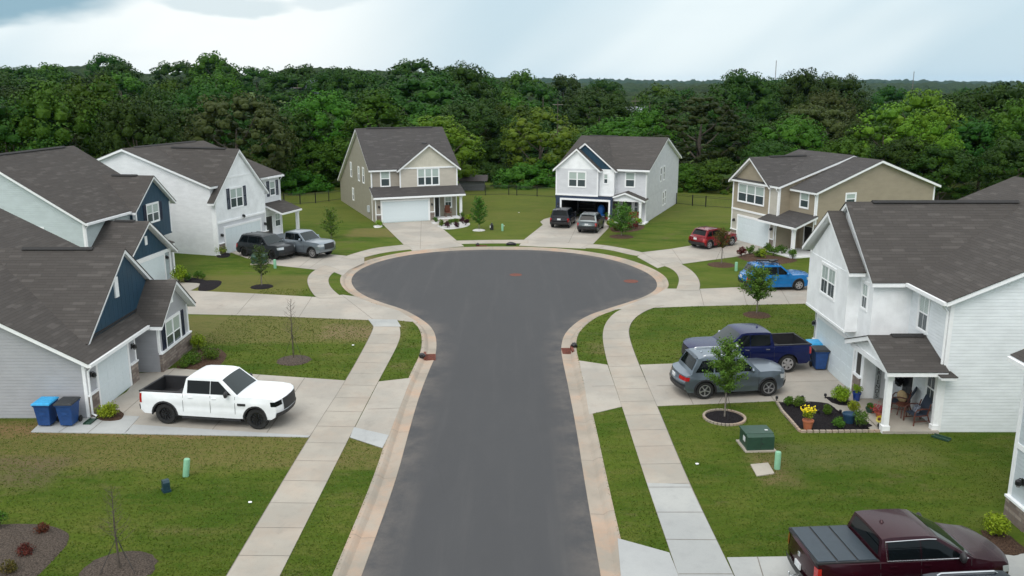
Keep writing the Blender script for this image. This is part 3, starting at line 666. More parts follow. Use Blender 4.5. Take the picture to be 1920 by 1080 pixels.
# porch roof to the right of the garage
h.roof([[(c2+h2-.1, -1.9, 2.0), (7.0, -1.9, 2.0), (7.0, -.2, 2.6), (c2+h2-.1, -.2, 2.6)]])
h.post(c2+h2-.15, -q2+.1, 2.0); h.post(6.8, -1.75, 1.9)
h.window(0, 0, -1, 3.1, 3.45, .9, 1.1); h.trimbox(-.02, .12, -.02, .12, 0, ZE-.2); h.trimbox(-.12, .0, -.1, .0, 0, .01)
h.gutter(-.3, 4.8, -.3, ZE-.2); h.spout(-.03, -.02, ZE-.25); h.door(1, 0, -1, 7.2)
h.finish()
# ---- C: third left, white two-storey with steep white gable
h = House(-22.04, 63.7, 72.3, 'third house on the left, white two-storey with steep white gable over its garage')
h.cx = 4.6; ZE = 5.24; yr = 7.25; zr = 7.71; sl = (zr-ZE)/yr
h.prism([(0, 0), (14.5, 0), (14.5, ZE-.12), (yr, zr-.14), (0, ZE-.12)], 0, 0, 9.1, M['sid_whiteC'])
h.gable_x(0, 9.1, 0, ZE, yr, zr, 14.5, ZE, .28); h.ridge_vent((1, yr, zr+.03), (8.3, yr, zr+.03))
c_, hw, zp, zg = 3.15, 3.45, 7.62, 4.1; sl2 = (zp-zg)/hw
h.prism([(.012, 0), (c_+hw-.25, 0), (c_+hw-.25, zg+.05), (c_, zp-.25), (.012, zg+.1)], 1, -.35, 1.5, M['bat_white'], 'gable_wall')
s3 = (zp-zg-.1)/(hw-.1); zl_ = zg+.1-s3*.22; xe_ = (zp-ZE+.02)/s3
h.roof([[(c_-hw-.12, -.57, zl_), (c_, -.57, zp), (c_, 6.95, zp), (c_-xe_, .0, ZE-.02), (c_-hw-.12, .0, zl_)], [(c_, -.57, zp), (c_+hw+.12, -.57, zl_), (c_+hw+.12, .0, zl_), (c_+xe_, .0, ZE-.02), (c_, 6.95, zp)]]); h.ridge_vent((c_, .6, zp+.03), (c_, 5.5, zp+.03))
boxw(h, .008, c_+hw-.24, -.36, -.3, 0, 2.33, 'sid_pgrey', 'lower_wall'); h.trimbox(.0, c_+hw-.2, -.40, -.34, 2.34, 2.48); h.trimbox(c_-1.6, c_+1.6, -.375, -.34, 5.55, 5.68)
h.win_px(1, -.35, -1, (429.5,353), (457,387), n=2, shut=True)
h.garage(-.36, .95, 5.5, 1.88); h.stone(.12, .75, -.44, -.35, .85); h.stone(5.7, 6.5, -.44, -.35, .85)
h.trimbox(-.015, .12, -.38, -.28, 0, 4.2); h.trimbox(c_+hw-.36, c_+hw-.23, -.38, -.28, 0, 4.2); h.light_at(1, -.36, -1, .45, 1.5); h.light_at(1, -.36, -1, 6.1, 1.5); h.light_at(1, -.36, -1, 3.3, 2.55)
h.roof([[(6.6, -1.75, 2.35), (9.45, -1.75, 2.35), (9.45, -.0, 3.0), (6.6, -.0, 3.0)]]); h.post(9.2, -1.5, 2.2); h.gutter(6.5, 9.4, -1.75, 2.35)
h.window(1, 0, -1, 8.6, 1.45, .7, 1.05, grid=True); h.door(1, 0, -1, 7.3); h.window(1, 0, -1, 8.1, 4.1, .7, 1.1, shut=True)
h.trimbox(8.98, 9.12, -.02, .1, 0, ZE-.2); h.spout(9.08, -.02, ZE-.25); h.gutter(7.0, 9.35, -.28, ZE-.12); h.spout(0.0, -.3, 4.2, 0, -1, .2)
boxw(h, .3, 9.0, 14.4, 14.45, 0, 3, 'sid_whiteC'); boxw(h, -.25, -.002, 5.6, 5.95, .9, 1.4, 'sid_pgrey2', 'meter_box')
slab_c = boxw(h, 6.7, 9.4, -1.7, -.02, 0, .12, 'walk' if False else 'white', 'porch_floor')
h.finish()
# ---- D: beige, left of centre behind the bulb
h = House(-12.93, 80.39, 21.35, 'beige two-storey house with white two-car garage door at the head of the cul-de-sac')
h.cx = 4; W_ = 8.2; yr, zr, ZE, yB, zB = 5.18, 8.2, 4.87, 15.67, 2.41
h.prism([(0, 0), (yB, 0), (yB, zB-.12), (yr, zr-.16), (0, ZE-.12)], 0, 0, W_, M['sid_beige'])
h.gable_x(0, W_, 0, ZE, yr, zr, yB, zB, .25, 'roof2'); h.ridge_vent((.8, yr, zr+.03), (7.4, yr, zr+.03))
boxw(h, .03, 2.62, -.012, .03, 2.6, ZE-.15, 'sid_beigeD', 'upper_wall')
boxw(h, 2.62, W_, -.28, .02, 2.9, ZE-.1, 'sid_beigeF', 'upper_wall'); xc, zp = 5.42, 6.95
h.prism([(2.75, ZE-.1), (W_-.05, ZE-.1), (xc, zp-.2)], 1, -.27, 1.5, M['bat_beige'], 'gable_wall')
h.gable_y(2.65, W_, ZE-.04, xc, zp, -.3, 3.2, .28, 'roof2'); h.ridge_vent((xc, .2, zp+.03), (xc, 1.6, zp+.03))
h.trimbox(2.6, W_+.02, -.34, -.26, ZE-.16, ZE-.02)
for xx in (2.6, W_-.1): h.trimbox(xx, xx+.12, -.31, -.27, 3.0, ZE-.16)
h.trimbox(-.02, .1, -.03, .1, 2.9, ZE-.12)
h.win_px(1, -.012, -1, (712,319.5), (732.4,350.5)); h.win_px(1, -.28, -1, (781.5,315.5), (824.5,347.5), n=3)
h.roof([[(-.2, -1.75, 2.36), (W_+.3, -1.75, 2.36), (W_+.3, -.0, 3.12), (-.2, -.0, 3.12)]], 'roof2'); h.gutter(-.2, W_+.3, -1.75, 2.34)
boxw(h, 0, 5.55, -1.47, .0, 0, 2.25, 'sid_beigeD', 'garage_wall'); h.prism([(-1.47, 2.2), (0, 2.2), (0, 2.85)], 0, 0, 5.5, M['sid_beige'])
h.trimbox(-.2, W_+.25, -1.56, -1.42, 2.14, 2.3)
h.garage(-1.47, .62, 4.95, 1.92); h.stone(.05, .48, -1.53, -1.44, .75); h.stone(5.12, 5.53, -1.53, -1.44, .75)
h.trimbox(-.02, .06, -1.49, -1.4, 0, 2.2); h.trimbox(5.5, 5.6, -1.49, -1.4, 0, 2.15); h.post(W_-.05, -1.4, 2.2); h.trimbox(W_-.08, W_+.02, -.02, .1, 0, 2.9)
h.door(1, 0, -1, 6.0, .85, 1.85); h.window(1, 0, -1, 7.35, 1.45, .6, 1.0, grid=True); h.light_at(1, -1.47, -1, .3, 1.5); h.light_at(1, -1.47, -1, 5.3, 1.5)
boxw(h, 5.6, W_+.1, -1.45, -.02, 0, .1, 'white', 'porch_floor')
for px, hh in (((658.5,318), 1.35), ((673,326), 1.25), ((681.5,329), 1.35), ((662.5,364), 1.1)): h.win_c(0, 0, -1, px, .62, hh)
h.spout(.0, -.05, ZE-.2); boxw(h, -.2, -.002, 1.0, 1.3, .7, 1.3, 'sid_pgrey2', 'meter_box')
h.finish(); HD = h
# ---- E: pale grey/white, right of centre behind the bulb, open garage
h = House(4.51, 82.18, -21.34, 'pale grey and white two-storey house with open garage and small gabled porch')
h.cx = 4; W_ = 8.25; yr, zr, ZE, yB = 7.6, 7.30, 4.93, 14.95
h.prism([(0.05, 2.3), (yB, 2.3), (yB, ZE-.12), (yr, zr-.14), (0.05, ZE-.12)], 0, 0, W_, M['sid_pgrey'])
boxw(h, 5.45, W_, .6, yB, 0, 2.32, 'sid_pgrey'); boxw(h, W_-.35, W_, .02, .62, 0, 2.32, 'sid_pgrey')
boxw(h, 0, 5.45, 5.2, yB, 0, 2.32, 'sid_pgrey')
# hollow garage: side walls, ceiling
for a, b in ((0, .12), (5.33, 5.45)): boxw(h, a, b, -1.2, 5.3, 0, 2.32, 'interior', 'garage_wall')
boxw(h, .12, 5.33, -1.15, 5.2, 2.2, 2.3, 'interior', 'garage_ceiling'); boxw(h, .12, 5.33, 5.1, 5.19, 0, 2.2, 'interior', 'garage_wall')
boxw(h, 0, .5, -1.22, -1.14, 0, 2.4, 'sid_blue', 'garage_wall'); boxw(h, 5.2, 5.42, -1.22, -1.14, 0, 2.4, 'sid_blue', 'garage_wall'); boxw(h, .5, 5.2, -1.22, -1.14, 2.0, 2.4, 'sid_blue', 'garage_wall')
h.gable_x(0, W_, 0, ZE, yr, zr, yB, ZE, .28); h.ridge_vent((.6, yr, zr+.03), (3.5, yr, zr+.03))
boxw(h, 0, 4.02, -1.21, .1, 2.42, ZE-.1, 'sid_pgrey', 'upper_wall'); boxw(h, 4.02, 5.39, -.69, .1, 2.42, ZE-.1, 'bat_white', 'upper_wall')
h.prism([(.1, ZE-.1), (5.1, ZE-.1), (2.62, 7.0)], 1, -.68, 1, M['bat_blue'], 'gable_wall'); h.gable_y(-.1, 5.35, ZE-.03, 2.62, 7.18, -.62, 6.8, .25)
h.prism([(.1, ZE-.1), (3.92, ZE-.1), (2.01, 6.5)], 1, -1.2, -.66, M['bat_white'], 'gable_wall'); h.gable_y(0, 4.02, ZE-.0, 2.01, 6.68, -1.22, -.66, .25)
h.trimbox(-.03, 4.05, -1.26, -1.18, 2.36, 2.5); h.trimbox(4.0, 5.41, -.74, -.66, 2.38, 2.5)
for xx in (-.02, 3.92): h.trimbox(xx, xx+.12, -1.23, -1.19, 2.5, ZE-.1)
for xx in (4.04, 5.3): h.trimbox(xx, xx+.1, -.71, -.67, 2.5, ZE-.1)
h.trimbox(W_-.11, W_+.02, -.02, .1, 0, ZE-.15)
h.trimbox(.42, .58, -1.27, -1.2, 0, 2.12); h.trimbox(5.08, 5.22, -1.27, -1.2, 0, 2.12); h.trimbox(.42, 5.22, -1.28, -1.2, 1.95, 2.12)
h.win_px(1, -1.21, -1, (1065.2,320.4), (1099.2,352.4), n=2); h.win_px(1, -.69, -1, (1131.4,324.5), (1140.5,346)); h.win_px(1, .05, -1, (1172,321.5), (1191,352.4))
for px in ((1239.3,327.4), (1245.2,324.3), (1243.4,372.6), (1247,369.6)): h.win_c(0, W_, 1, px, .55, 1.25, blind=0)
# porch
pc, pl, pe, pz = 6.55, 4.75, 2.22, 2.86
h.gable_y(pl+.2, 2*pc-pl-.2, pe+.05, pc, pz, -.95, .3, .25); h.prism([(pl+.25, pe-.08), (2*pc-pl-.25, pe-.08), (pc, pz-.2)], 1, -.93, -.8, M['bat_white'], 'gable_wall')
h.trimbox(pl+.1, 2*pc-pl-.1, -1.0, -.84, pe-.2, pe-.02); h.post(pl+.35, -.9, pe-.2); h.post(2*pc-pl-.4, -.9, pe-.2)
h.door(1, .6, -1, 6.35); h.window(1, .6, -1, 7.4, 1.35, .75, 1.05, n=2, grid=True, blind=0); boxw(h, 5.5, W_+.15, -1.0, .58, 0, .1, 'white', 'porch_floor')
h.light_at(1, -1.22, -1, .25, 1.55); h.gutter(5.4, W_+.3, -.26, ZE-.12); h.spout(W_-.05, -.0, ZE-.2)
h.finish(); HE = h
# ---- F: tan, right behind the bulb
h = House(18.07, 71.38, -70.07, 'tan two-storey house with light garage wall on the right of the bulb')
h.cx = 4.5; W1, W_, b_ = 6.05, 9.09, .97; ZE, yr, zr = 5.0, 6.39, 7.05; yB = 11.9
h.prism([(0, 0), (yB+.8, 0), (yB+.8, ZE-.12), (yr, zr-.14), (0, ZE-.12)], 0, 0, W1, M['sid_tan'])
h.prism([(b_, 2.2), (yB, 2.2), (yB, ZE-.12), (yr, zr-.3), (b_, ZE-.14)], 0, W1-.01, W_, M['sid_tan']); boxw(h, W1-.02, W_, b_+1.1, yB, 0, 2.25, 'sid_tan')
h.gable_x(0, W1, 0, ZE, yr, zr, yB+.8, ZE, .26, 'roof2')
z2 = zr-.12; h.roof([[(W1+.28, b_-.28, ZE-.22), (W_+.3, b_-.28, ZE-.22), (W_+.3, yr, z2), (W1+.28, yr, z2)], [(W1+.28, yr, z2), (W_+.3, yr, z2), (W_+.3, yB+.3, ZE-.12), (W1+.28, yB+.3, ZE-.12)]], 'roof2')
c_, zp = 2.44, 6.8
h.prism([(.05, ZE-.12), (4.85, ZE-.12), (c_, zp-.2)], 1, -.02, 2, M['sid_tan'], 'gable_wall'); h.gable_y(0, 4.88, ZE-.02, c_, zp, -.05, 5.6, .28, 'roof2'); h.ridge_vent((c_, 1.5, zp+.03), (c_, 5.0, zp+.03))
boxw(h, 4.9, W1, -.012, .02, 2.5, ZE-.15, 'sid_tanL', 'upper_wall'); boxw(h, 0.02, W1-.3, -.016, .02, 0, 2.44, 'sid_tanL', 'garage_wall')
h.trimbox(-.02, W1+.02, -.06, .0, 2.44, 2.58); h.trimbox(4.85, 4.96, -.04, .0, 2.58, ZE-.15); h.trimbox(-.02, .1, -.04, .1, 0, ZE-.15); h.trimbox(W1-.1, W1+.02, -.04, .1, 2.5, ZE-.15)
h.trimbox(W_-.12, W_+.02, b_-.02, b_+.12, 2.4, ZE-.2); h.trimbox(W1-.4, W1-.28, -.04, .1, 0, 2.4)
h.garage(-.016, 1.0, 5.1, 1.95); h.stone(.05, .82, -.09, -.0, .78); h.stone(5.28, 5.72, -.09, -.0, .78)
h.win_px(1, -.025, -1, (1385,341.5), (1432,387.8), n=3); h.win_px(1, b_, -1, (1501,358), (1516,392.8)); h.win_px(0, W_, 1, (1585.6,362), (1604,384)); 
h.roof([[(4.9, -.95, 2.32), (W_+.3, -.95, 2.32), (W_+.3, b_+.0, 3.05), (4.9, b_+.0, 3.05)]], 'roof2'); h.post(W_-.15, -.7, 2.2); h.gutter(5.0, W_+.2, -.95, 2.32)
h.door(1, b_+1.1, -1, 7.1); h.window(1, b_+1.1, -1, 8.5, 1.5, .5, .6, grid=True, blind=0); h.light_at(1, -.016, -1, .45, 1.6); h.light_at(1, -.016, -1, 5.45, 1.6)
boxw(h, W1-.2, W_, -.8, b_+1.1, 0, .1, 'white', 'porch_floor'); h.trimbox(W_-.12, W_+.02, b_+1.0, b_+1.15, 0, 2.3)
h.spout(W_-.05, b_, ZE-.25); h.spout(W1-.05, 0, ZE-.25)
h.trimbox(W_-.02, W_+.02, yB-.12, yB+.02, 0, ZE-.2)
h.finish()
# ---- G: big white house on the right (front faces -X)
h = House(14.1, 39.2, -90, 'large white two-storey house on the right with gabled porch and driveway for two vehicles')
h.cx = 4.5; ZE = 5.12; m_ = 1.5; U = 9.12; sl = .43; yr = 8.9; zr = ZE+sl*(yr-m_); yb = 2*yr-m_
h.prism([(m_, 0), (yb, 0), (yb, ZE-.12), (yr, zr-.14), (m_, ZE-.12)], 0, -.6, U, M['sid_white'])
h.roof([[(-.9, m_-.3, ZE-.13), (U+.3, m_-.3, ZE-.13), (U+.3, yr, zr), (-.9, yr, zr)], [(-.9, yr, zr), (U+.3, yr, zr), (U+.3, yb+.3, ZE-.1), (-.9, yb+.3, ZE-.1)]])
boxw(h, .02, 5.85, 0.0, m_+.1, 0, 2.6, 'bat_white', 'garage_wall')
boxw(h, .0, 6.05, -.0, m_+.1, 2.6, ZE-.1, 'bat_white', 'upper_wall'); boxw(h, 0.0, 4.72, -.5, .05, 2.6, ZE-.1, 'bat_white', 'upper_wall')
gx, gz = 2.9, 7.64; h.prism([(-.1, ZE-.12), (5.95, ZE-.12), (gx, gz-.22)], 1, .0, 3, M['bat_white'], 'gable_wall')
h.gable_y(-.45, 6.1, ZE+.0, gx, gz, .03, 7.3, .2); h.ridge_vent((gx, .9, gz+.03), (gx, 7.0, gz+.03))
g1, z1 = 2.55, 7.2; h.prism([(.1, ZE-.1), (4.7, ZE-.1), (g1, z1-.24)], 1, -.48, .2, M['bat_white'], 'gable_wall'); h.gable_y(-.05, 5.15, ZE+.32-.05, g1, z1, -.5, -.12, .28)
h.trimbox(.0, 4.74, -.52, -.48, 2.52, 2.62)
bm = bmesh.new(); box(bm, 0, 4.72, -.49, -.02, 2.555, 2.598); mk('soffit', bm, M['white'], h.root)
h.window(1, -.5, -1, 2.5, 4.18, 1.62, 1.22, n=2, grid=True); h.window(1, 0, -1, 5.25, 4.2, .5, 1.0, grid=True); h.window(1, m_, -1, 7.15, 4.0, .74, 1.3, grid=True)
h.garage(0, .35, 4.75, 2.0); h.stone(4.95, 5.62, -.07, .02, .85); h.stone(.02, .17, -.07, .02, .85)
boxw(h, .02, .3, -.012, .02, .9, 2.45, 'sid_blue', 'garage_wall'); boxw(h, 5.1, 5.5, -.012, .02, .95, 2.1, 'interior', 'garage_wall'); h.light_at(1, 0, -1, .16, 1.7)
h.trimbox(-.03, .02, -.02, .1, 0, 2.5); h.trimbox(5.75, 5.87, -.03, .1, 0, 2.4)
text_part(h.root, '777', .17, Matrix.Translation((2.75, -.056, 2.25)) @ Matrix.Rotation(R(90), 4, 'X'), M['joint'], 'house_number')
# porch: gable facing the street
pu, pz, pe, pv = 7.5, 3.2, 2.5, -.45
h.gable_y(5.55, 9.25, pe, pu, pz, pv, 1.5, .22); h.prism([(5.6, pe-.14), (9.2, pe-.14), (pu, pz-.2)], 1, pv+.0, pv+.12, M['bat_white'], 'gable_wall'); h.ridge_vent((pu, .2, pz+.03), (pu, 1.4, pz+.03))
h.trimbox(5.5, 9.28, pv-.05, pv+.14, pe-.3, pe-.1); h.trimbox(9.1, 9.28, pv, m_, pe-.3, pe-.1); h.post(9.12, pv+.02, 2.22, .20); h.post(9.05, m_-.1, 2.22, .16)
h.roof([[(9.2, m_-.35, 2.34), (9.72, m_-.35, 2.30), (9.72, m_+.2, 2.30), (9.2, m_+.2, 2.34)]], th=.1)
h.door(1, m_, -1, 6.55, .85, 1.9); h.window(1, m_, -1, 8.35, 1.42, .62, 1.05, grid=True, blind=0)
slp = boxw(h, 5.87, 9.3, -.55, m_, 0, .1, 'sid_pgrey', 'porch_floor'); slp.data.materials[0] = M['walk']
h.gutter(6.3, 9.4, m_-.3, ZE-.13); h.spout(9.06, m_-.0, ZE-.25)
h.trimbox(U-.12, U+.02, m_-.02, m_+.12, 0, ZE-.2)
h.finish(); HG = h
# ---- H: roof just visible behind G, one storey (front faces the bulb)
h = House(20.6, 53.6, -90, 'one-storey house mostly hidden behind the large white house, only its long ridge showing')
h.cx = 4.5; boxw(h, 0, 9, 0, 11, 0, 2.4, 'sid_white'); zt = 5.95
h.gable_x(0, 9, 0, 2.5, 5.5, 5.3, 11, 2.5); h.prism([(1.7, 2.4), (7.9, 2.4), (4.8, zt-.2)], 1, -.3, 5, M['bat_white'], 'gable_wall'); h.gable_y(1.5, 8.1, 3.4, 4.8, zt, -.3, 10, .3)
h.ridge_vent((4.8, 2, zt+.03), (4.8, 8, zt+.03)); h.garage(0, 2.2, 7, 1.9); h.finish()
# ---- I: house at the right edge (front faces -X)
h = House(14.66, 23.74, -90, 'grey-sided house with stone base cut off by the right edge of the photo', )
h.cx = 4; h.prism([(0, 0), (9, 0), (9, 4.9), (0, 4.9)], 0, 0, 9, M['sid_pgrey2']); h.gable_x(0, 9, 0, 5.0, 4.5, 7.0, 9, 5.0)
h.stone(.02, 1.0, -.09, .02, .62); h.trimbox(-.02, .13, -.03, .1, 0, 4.8); h.trimbox(.13, 9, -.03, .02, 2.2, 2.36); h.light_at(1, 0, -1, .6, 1.35); h.garage(0, 1.2, 5.6, 1.9); h.gutter(-.3, 9.3, -.3, 4.85); h.finish()
# ------------------------------------------------------------------ VEGETATION
rng = np.random.default_rng(11)
def leafmat(name, c, c2, tip=(.10, .16, .03), var=.34, trans=.06):
    m = Mat(name); o = m.co(); oi = m.n('ShaderNodeObjectInfo'); ge = m.n('ShaderNodeNewGeometry')
    v = m.noise(o, .35, 4, .6); r = ge.outputs['Random Per Island']; rnd = oi.outputs['Random']
    x = m.mix(m.rng(v, .35, .65), c, c2); x = m.mix(m.math('MULTIPLY', m.rng(r, .45, 1.0), .34), x, tip); x = m.mix(m.math('MULTIPLY', m.rng(r, .45, 0), .28), x, tuple(q*.45 for q in c))
    hs = m.n('ShaderNodeHueSaturation'); m.l(x, hs.inputs['Color']); m.l(m.rng(rnd, 0, 1, .475, .52, False), hs.inputs['Hue']); m.l(m.rng(rnd, 0, 1, 1-var, 1+var, False), hs.inputs['Value'])
    m.l(hs.outputs[0], m.b.inputs['Base Color']); m.set(Roughness=.6, Specular_IOR_Level=.12)
    tr = m.n('ShaderNodeBsdfTranslucent'); m.l(hs.outputs[0], tr.inputs[0]); mx = m.n('ShaderNodeMixShader'); mx.inputs[0].default_value = trans
    m.l(m.b.outputs[0], mx.inputs[1]); m.l(tr.outputs[0], mx.inputs[2]); m.l(mx.outputs[0], m.N['Material Output'].inputs[0]); return m.m
M['leafD'] = leafmat('foliage_dark', (.0145, .0463, .0048), (.0251, .0676, .0068), (.0503, .1082, .0116))
M['leafM'] = leafmat('foliage_mid', (.0251, .0715, .0039), (.0406, .0966, .0068), (.0753, .1449, .0125))
M['leafL'] = leafmat('foliage_light', (.060, .125, .007), (.085, .155, .010), (.15, .215, .02))
M['leafO'] = leafmat('foliage_olive', (.034, .056, .012), (.048, .072, .016), (.072, .098, .024))
M['leafP'] = leafmat('foliage_pine', (.0168, .0370, .0050), (.0252, .0470, .0067), (.0403, .0655, .0101))
M['leafY'] = leafmat('foliage_young', (.06, .13, .015), (.09, .17, .025), (.16, .24, .045), .1)
M['shrubG'] = leafmat('shrub_green', (.05, .12, .012), (.08, .16, .02), (.15, .23, .04), .1); M['shrubY'] = leafmat('shrub_lime', (.15, .24, .012), (.22, .31, .018), (.34, .42, .04), .1)
M['shrubR'] = leafmat('shrub_red', (.08, .014, .012), (.13, .028, .02), (.05, .05, .02), .1); M['shrubP'] = leafmat('shrub_plum', (.035, .010, .018), (.06, .02, .03), (.09, .03, .04), .1)
M['leafR'] = leafmat('foliage_reddish', (.06, .06, .012), (.10, .055, .018), (.14, .08, .03), .1); M['petalY'] = leafmat('petal_yellow', (.75, .55, .01), (.8, .62, .02), (.85, .7, .05), .05); M['petalR'] = leafmat('petal_red', (.45, .05, .03), (.35, .06, .10), (.4, .1, .04), .05)
M['bark'] = plain('bark', (.075, .06, .048), .9, var=.35, scale=5); M['barkL'] = plain('pale_bark', (.17, .15, .13), .9, var=.3, scale=5)
def leaves(name, P_, Nn, size, mat, parent=None, asp=.75, tilt=.55):
    """one quad per point, roughly facing Nn with a random tilt"""
    n = len(P_); Nn = Nn + rng.normal(0, tilt, (n, 3)); Nn /= np.linalg.norm(Nn, axis=1, keepdims=True)+1e-9
    a = np.cross(Nn, rng.normal(0, 1, (n, 3))); a /= np.linalg.norm(a, axis=1, keepdims=True)+1e-9; b = np.cross(Nn, a)
    sz = (size*(.6+.8*rng.random(n)))[:, None] if np.isscalar(size) else size[:, None]
    V = np.stack([P_-a*sz*.5, P_-b*sz*.5*asp, P_+a*sz*.5, P_+b*sz*.5*asp], 1).reshape(-1, 3)
    me = bpy.data.meshes.new(name); me.vertices.add(4*n); me.vertices.foreach_set('co', V.ravel().astype(np.float32)); me.loops.add(4*n); me.loops.foreach_set('vertex_index', np.arange(4*n, dtype=np.int32))
    me.polygons.add(n); me.polygons.foreach_set('loop_start', np.arange(0, 4*n, 4, dtype=np.int32)); me.polygons.foreach_set('loop_total', np.full(n, 4, dtype=np.int32)); me.update(calc_edges=True); me.materials.append(mat)
    o = bpy.data.objects.new(name, me); C.objects.link(o)
    if parent: o.parent = parent
    return o
def sphere_pts(n):
    v = rng.normal(0, 1, (n, 3)); return v/np.linalg.norm(v, axis=1, keepdims=True)
def crown_cloud(nc, R_, Hc, zc, lpc, shape='round', lump=(.26, .40)):
    """clumps on an envelope (horizontal radius R_, half height Hc, centre zc). returns leaf points and normals"""
    Ps, Ns = [], []; cs = []
    k = 0
    while k < nc:
        d = sphere_pts(1)[0]
        if shape == 'round' and d[2] < -.75: continue
        f = .80+.20*rng.random(); r_ = R_
        if shape == 'cone': t = (d[2]+1)/2; r_ = R_*(1.15-.75*t)
        if shape == 'column': r_ = R_*(1.0 if abs(d[2]) < .8 else .9)
        if shape == 'umbrella': d = np.array([d[0], d[1], abs(d[2])*.9-.15])
        c = np.array([d[0]*r_*f, d[1]*r_*f, zc + d[2]*Hc*f]); cr = R_*rng.uniform(*lump); cs.append((c, cr)); k += 1
    C_ = np.array([c for c, _ in cs]); Rr = np.array([r for _, r in cs])
    for c, cr in cs:
        n = int(lpc*(cr/(R_*.2))**2); s = sphere_pts(n)
        out = (c-np.array([0, 0, zc]))*np.array([1, 1, R_/Hc]); out = out/(np.linalg.norm(out)+1e-6); keep = (s@out) > -.15; s = s[keep]
        s = s*np.array([1, 1, .9]); p = c + s*cr*(.8+.28*rng.random((len(s), 1)))
        d2 = ((p[:, None, :]-C_[None])**2).sum(2) < (Rr[None]*.72)**2; p, s = p[d2.sum(1) == 0], s[d2.sum(1) == 0]   # drop leaves buried in other clumps
        Ps.append(p); Ns.append(s*.85+np.array([0, 0, .25]))
    return np.concatenate(Ps), np.concatenate(Ns), cs
def core(bm, cs, scale=.78, sub=1):
    for c, cr in cs:
        bmesh.ops.create_icosphere(bm, subdivisions=sub, radius=cr*scale, matrix=Matrix.Translation(Vector(c)) @ Matrix.Diagonal((1, 1, .85, 1)))
PROTO = {}
def proto_tree(key, mat, nc, R_, H_, base, lpc, size, shape='round', lump=(.26, .40), tr=.28, trunk='bark', tilt=.36):
    root = empty('tree'); Hc = (H_-base)/2; zc = base+Hc
    P_, N_, cs = crown_cloud(nc, R_, Hc, zc, lpc, shape, lump); top = P_[:, 2].max(); P_[:, 2] *= H_/top
    cr = leaves('crown', P_, N_, size, M[mat], root, tilt=tilt)
    bm = bmesh.new(); core(bm, [(c*np.array([.86, .86, H_/top*.95]), r) for c, r in cs], .80); cm = mk('core', bm, M[mat], root)
    # fold the inner foliage mass into the crown so that the crown is one part
    b2 = bmesh.new(); b2.from_mesh(cr.data); b2.from_mesh(cm.data); b2.to_mesh(cr.data); b2.free(); bpy.data.objects.remove(cm)
    bm = bmesh.new(); zt = base+Hc*1.2
    tube(bm, [(0, 0, -.5), (.05, 0, base*.5), (.1, .1, zc*.8), (0, .15, zt)], [tr, tr*.8, tr*.55, tr*.2], 8)
    for k in range(7):
        a = k*2.4; z0 = base*.6+(zc-base*.6)*(k/7.); e = Vector((math.cos(a)*R_*.75, math.sin(a)*R_*.75, z0+Hc*.7)); tube(bm, [(0, 0, z0), (e.x*.45, e.y*.45, z0+Hc*.25), e], [tr*.4, tr*.25, tr*.08], 6)
    mk('trunk', bm, M[trunk], root); PROTO[key] = (root, H_, R_); return root
proto_tree('broadD', 'leafD', 120, 4.6, 12.5, 1.5, 120, .26, lump=(.14, .23))
proto_tree('broadD2', 'leafD', 150, 5.2, 13.5, 1.2, 130, .27, lump=(.12, .20))
proto_tree('broadM', 'leafM', 130, 4.8, 12.0, 1.2, 125, .26, lump=(.13, .22))
proto_tree('broadM2', 'leafM', 110, 4.0, 13.0, .8, 125, .25, 'column', lump=(.14, .24))
proto_tree('broadL', 'leafL', 90, 4.3, 12.0, 1.2, 110, .25, 'column', lump=(.13, .24))
proto_tree('olive', 'leafO', 210, 5.6, 10.5, 1.2, 110, .23, lump=(.085, .14))
proto_tree('pine', 'leafP', 130, 4.2, 13.5, 2.5, 95, .20, 'column', lump=(.10, .18), tilt=.7, trunk='bark')
proto_tree('kudzu', 'leafM', 90, 3.2, 9.0, .2, 130, .24, 'column', lump=(.16, .30))
proto_tree('tulip', 'leafM', 110, 3.8, 13.5, 1.5, 125, .26, 'cone', lump=(.14, .24))
proto_tree('farD', 'leafD', 80, 4.8, 12.5, 1.5, 70, .40, lump=(.15, .25))
proto_tree('farM', 'leafM', 80, 4.6, 12.0, 1.5, 70, .40, lump=(.15, .25))
used = set(); TREES = []
def place_tree(kind, x, y, z, H_, wid, label, group=None, name='tree', cat='tree'):
    root, h0, r0 = PROTO[kind]
    if kind in used:
        r = root.copy(); C.objects.link(r)
        for ch in root.children:
            c = ch.copy(); C.objects.link(c); c.parent = r; c.matrix_parent_inverse = ch.matrix_parent_inverse
    else: r = root; used.add(kind)
    sz = H_/h0; sx = wid/(2*r0); r.location = (x, y, z); r.rotation_euler = (0, 0, random.uniform(0, 6.28)); r.scale = (sx*random.uniform(.95, 1.05), sx*random.uniform(.95, 1.05), sz)
    r.name = name; tag(r, label, cat, group); TREES.append(r); return r
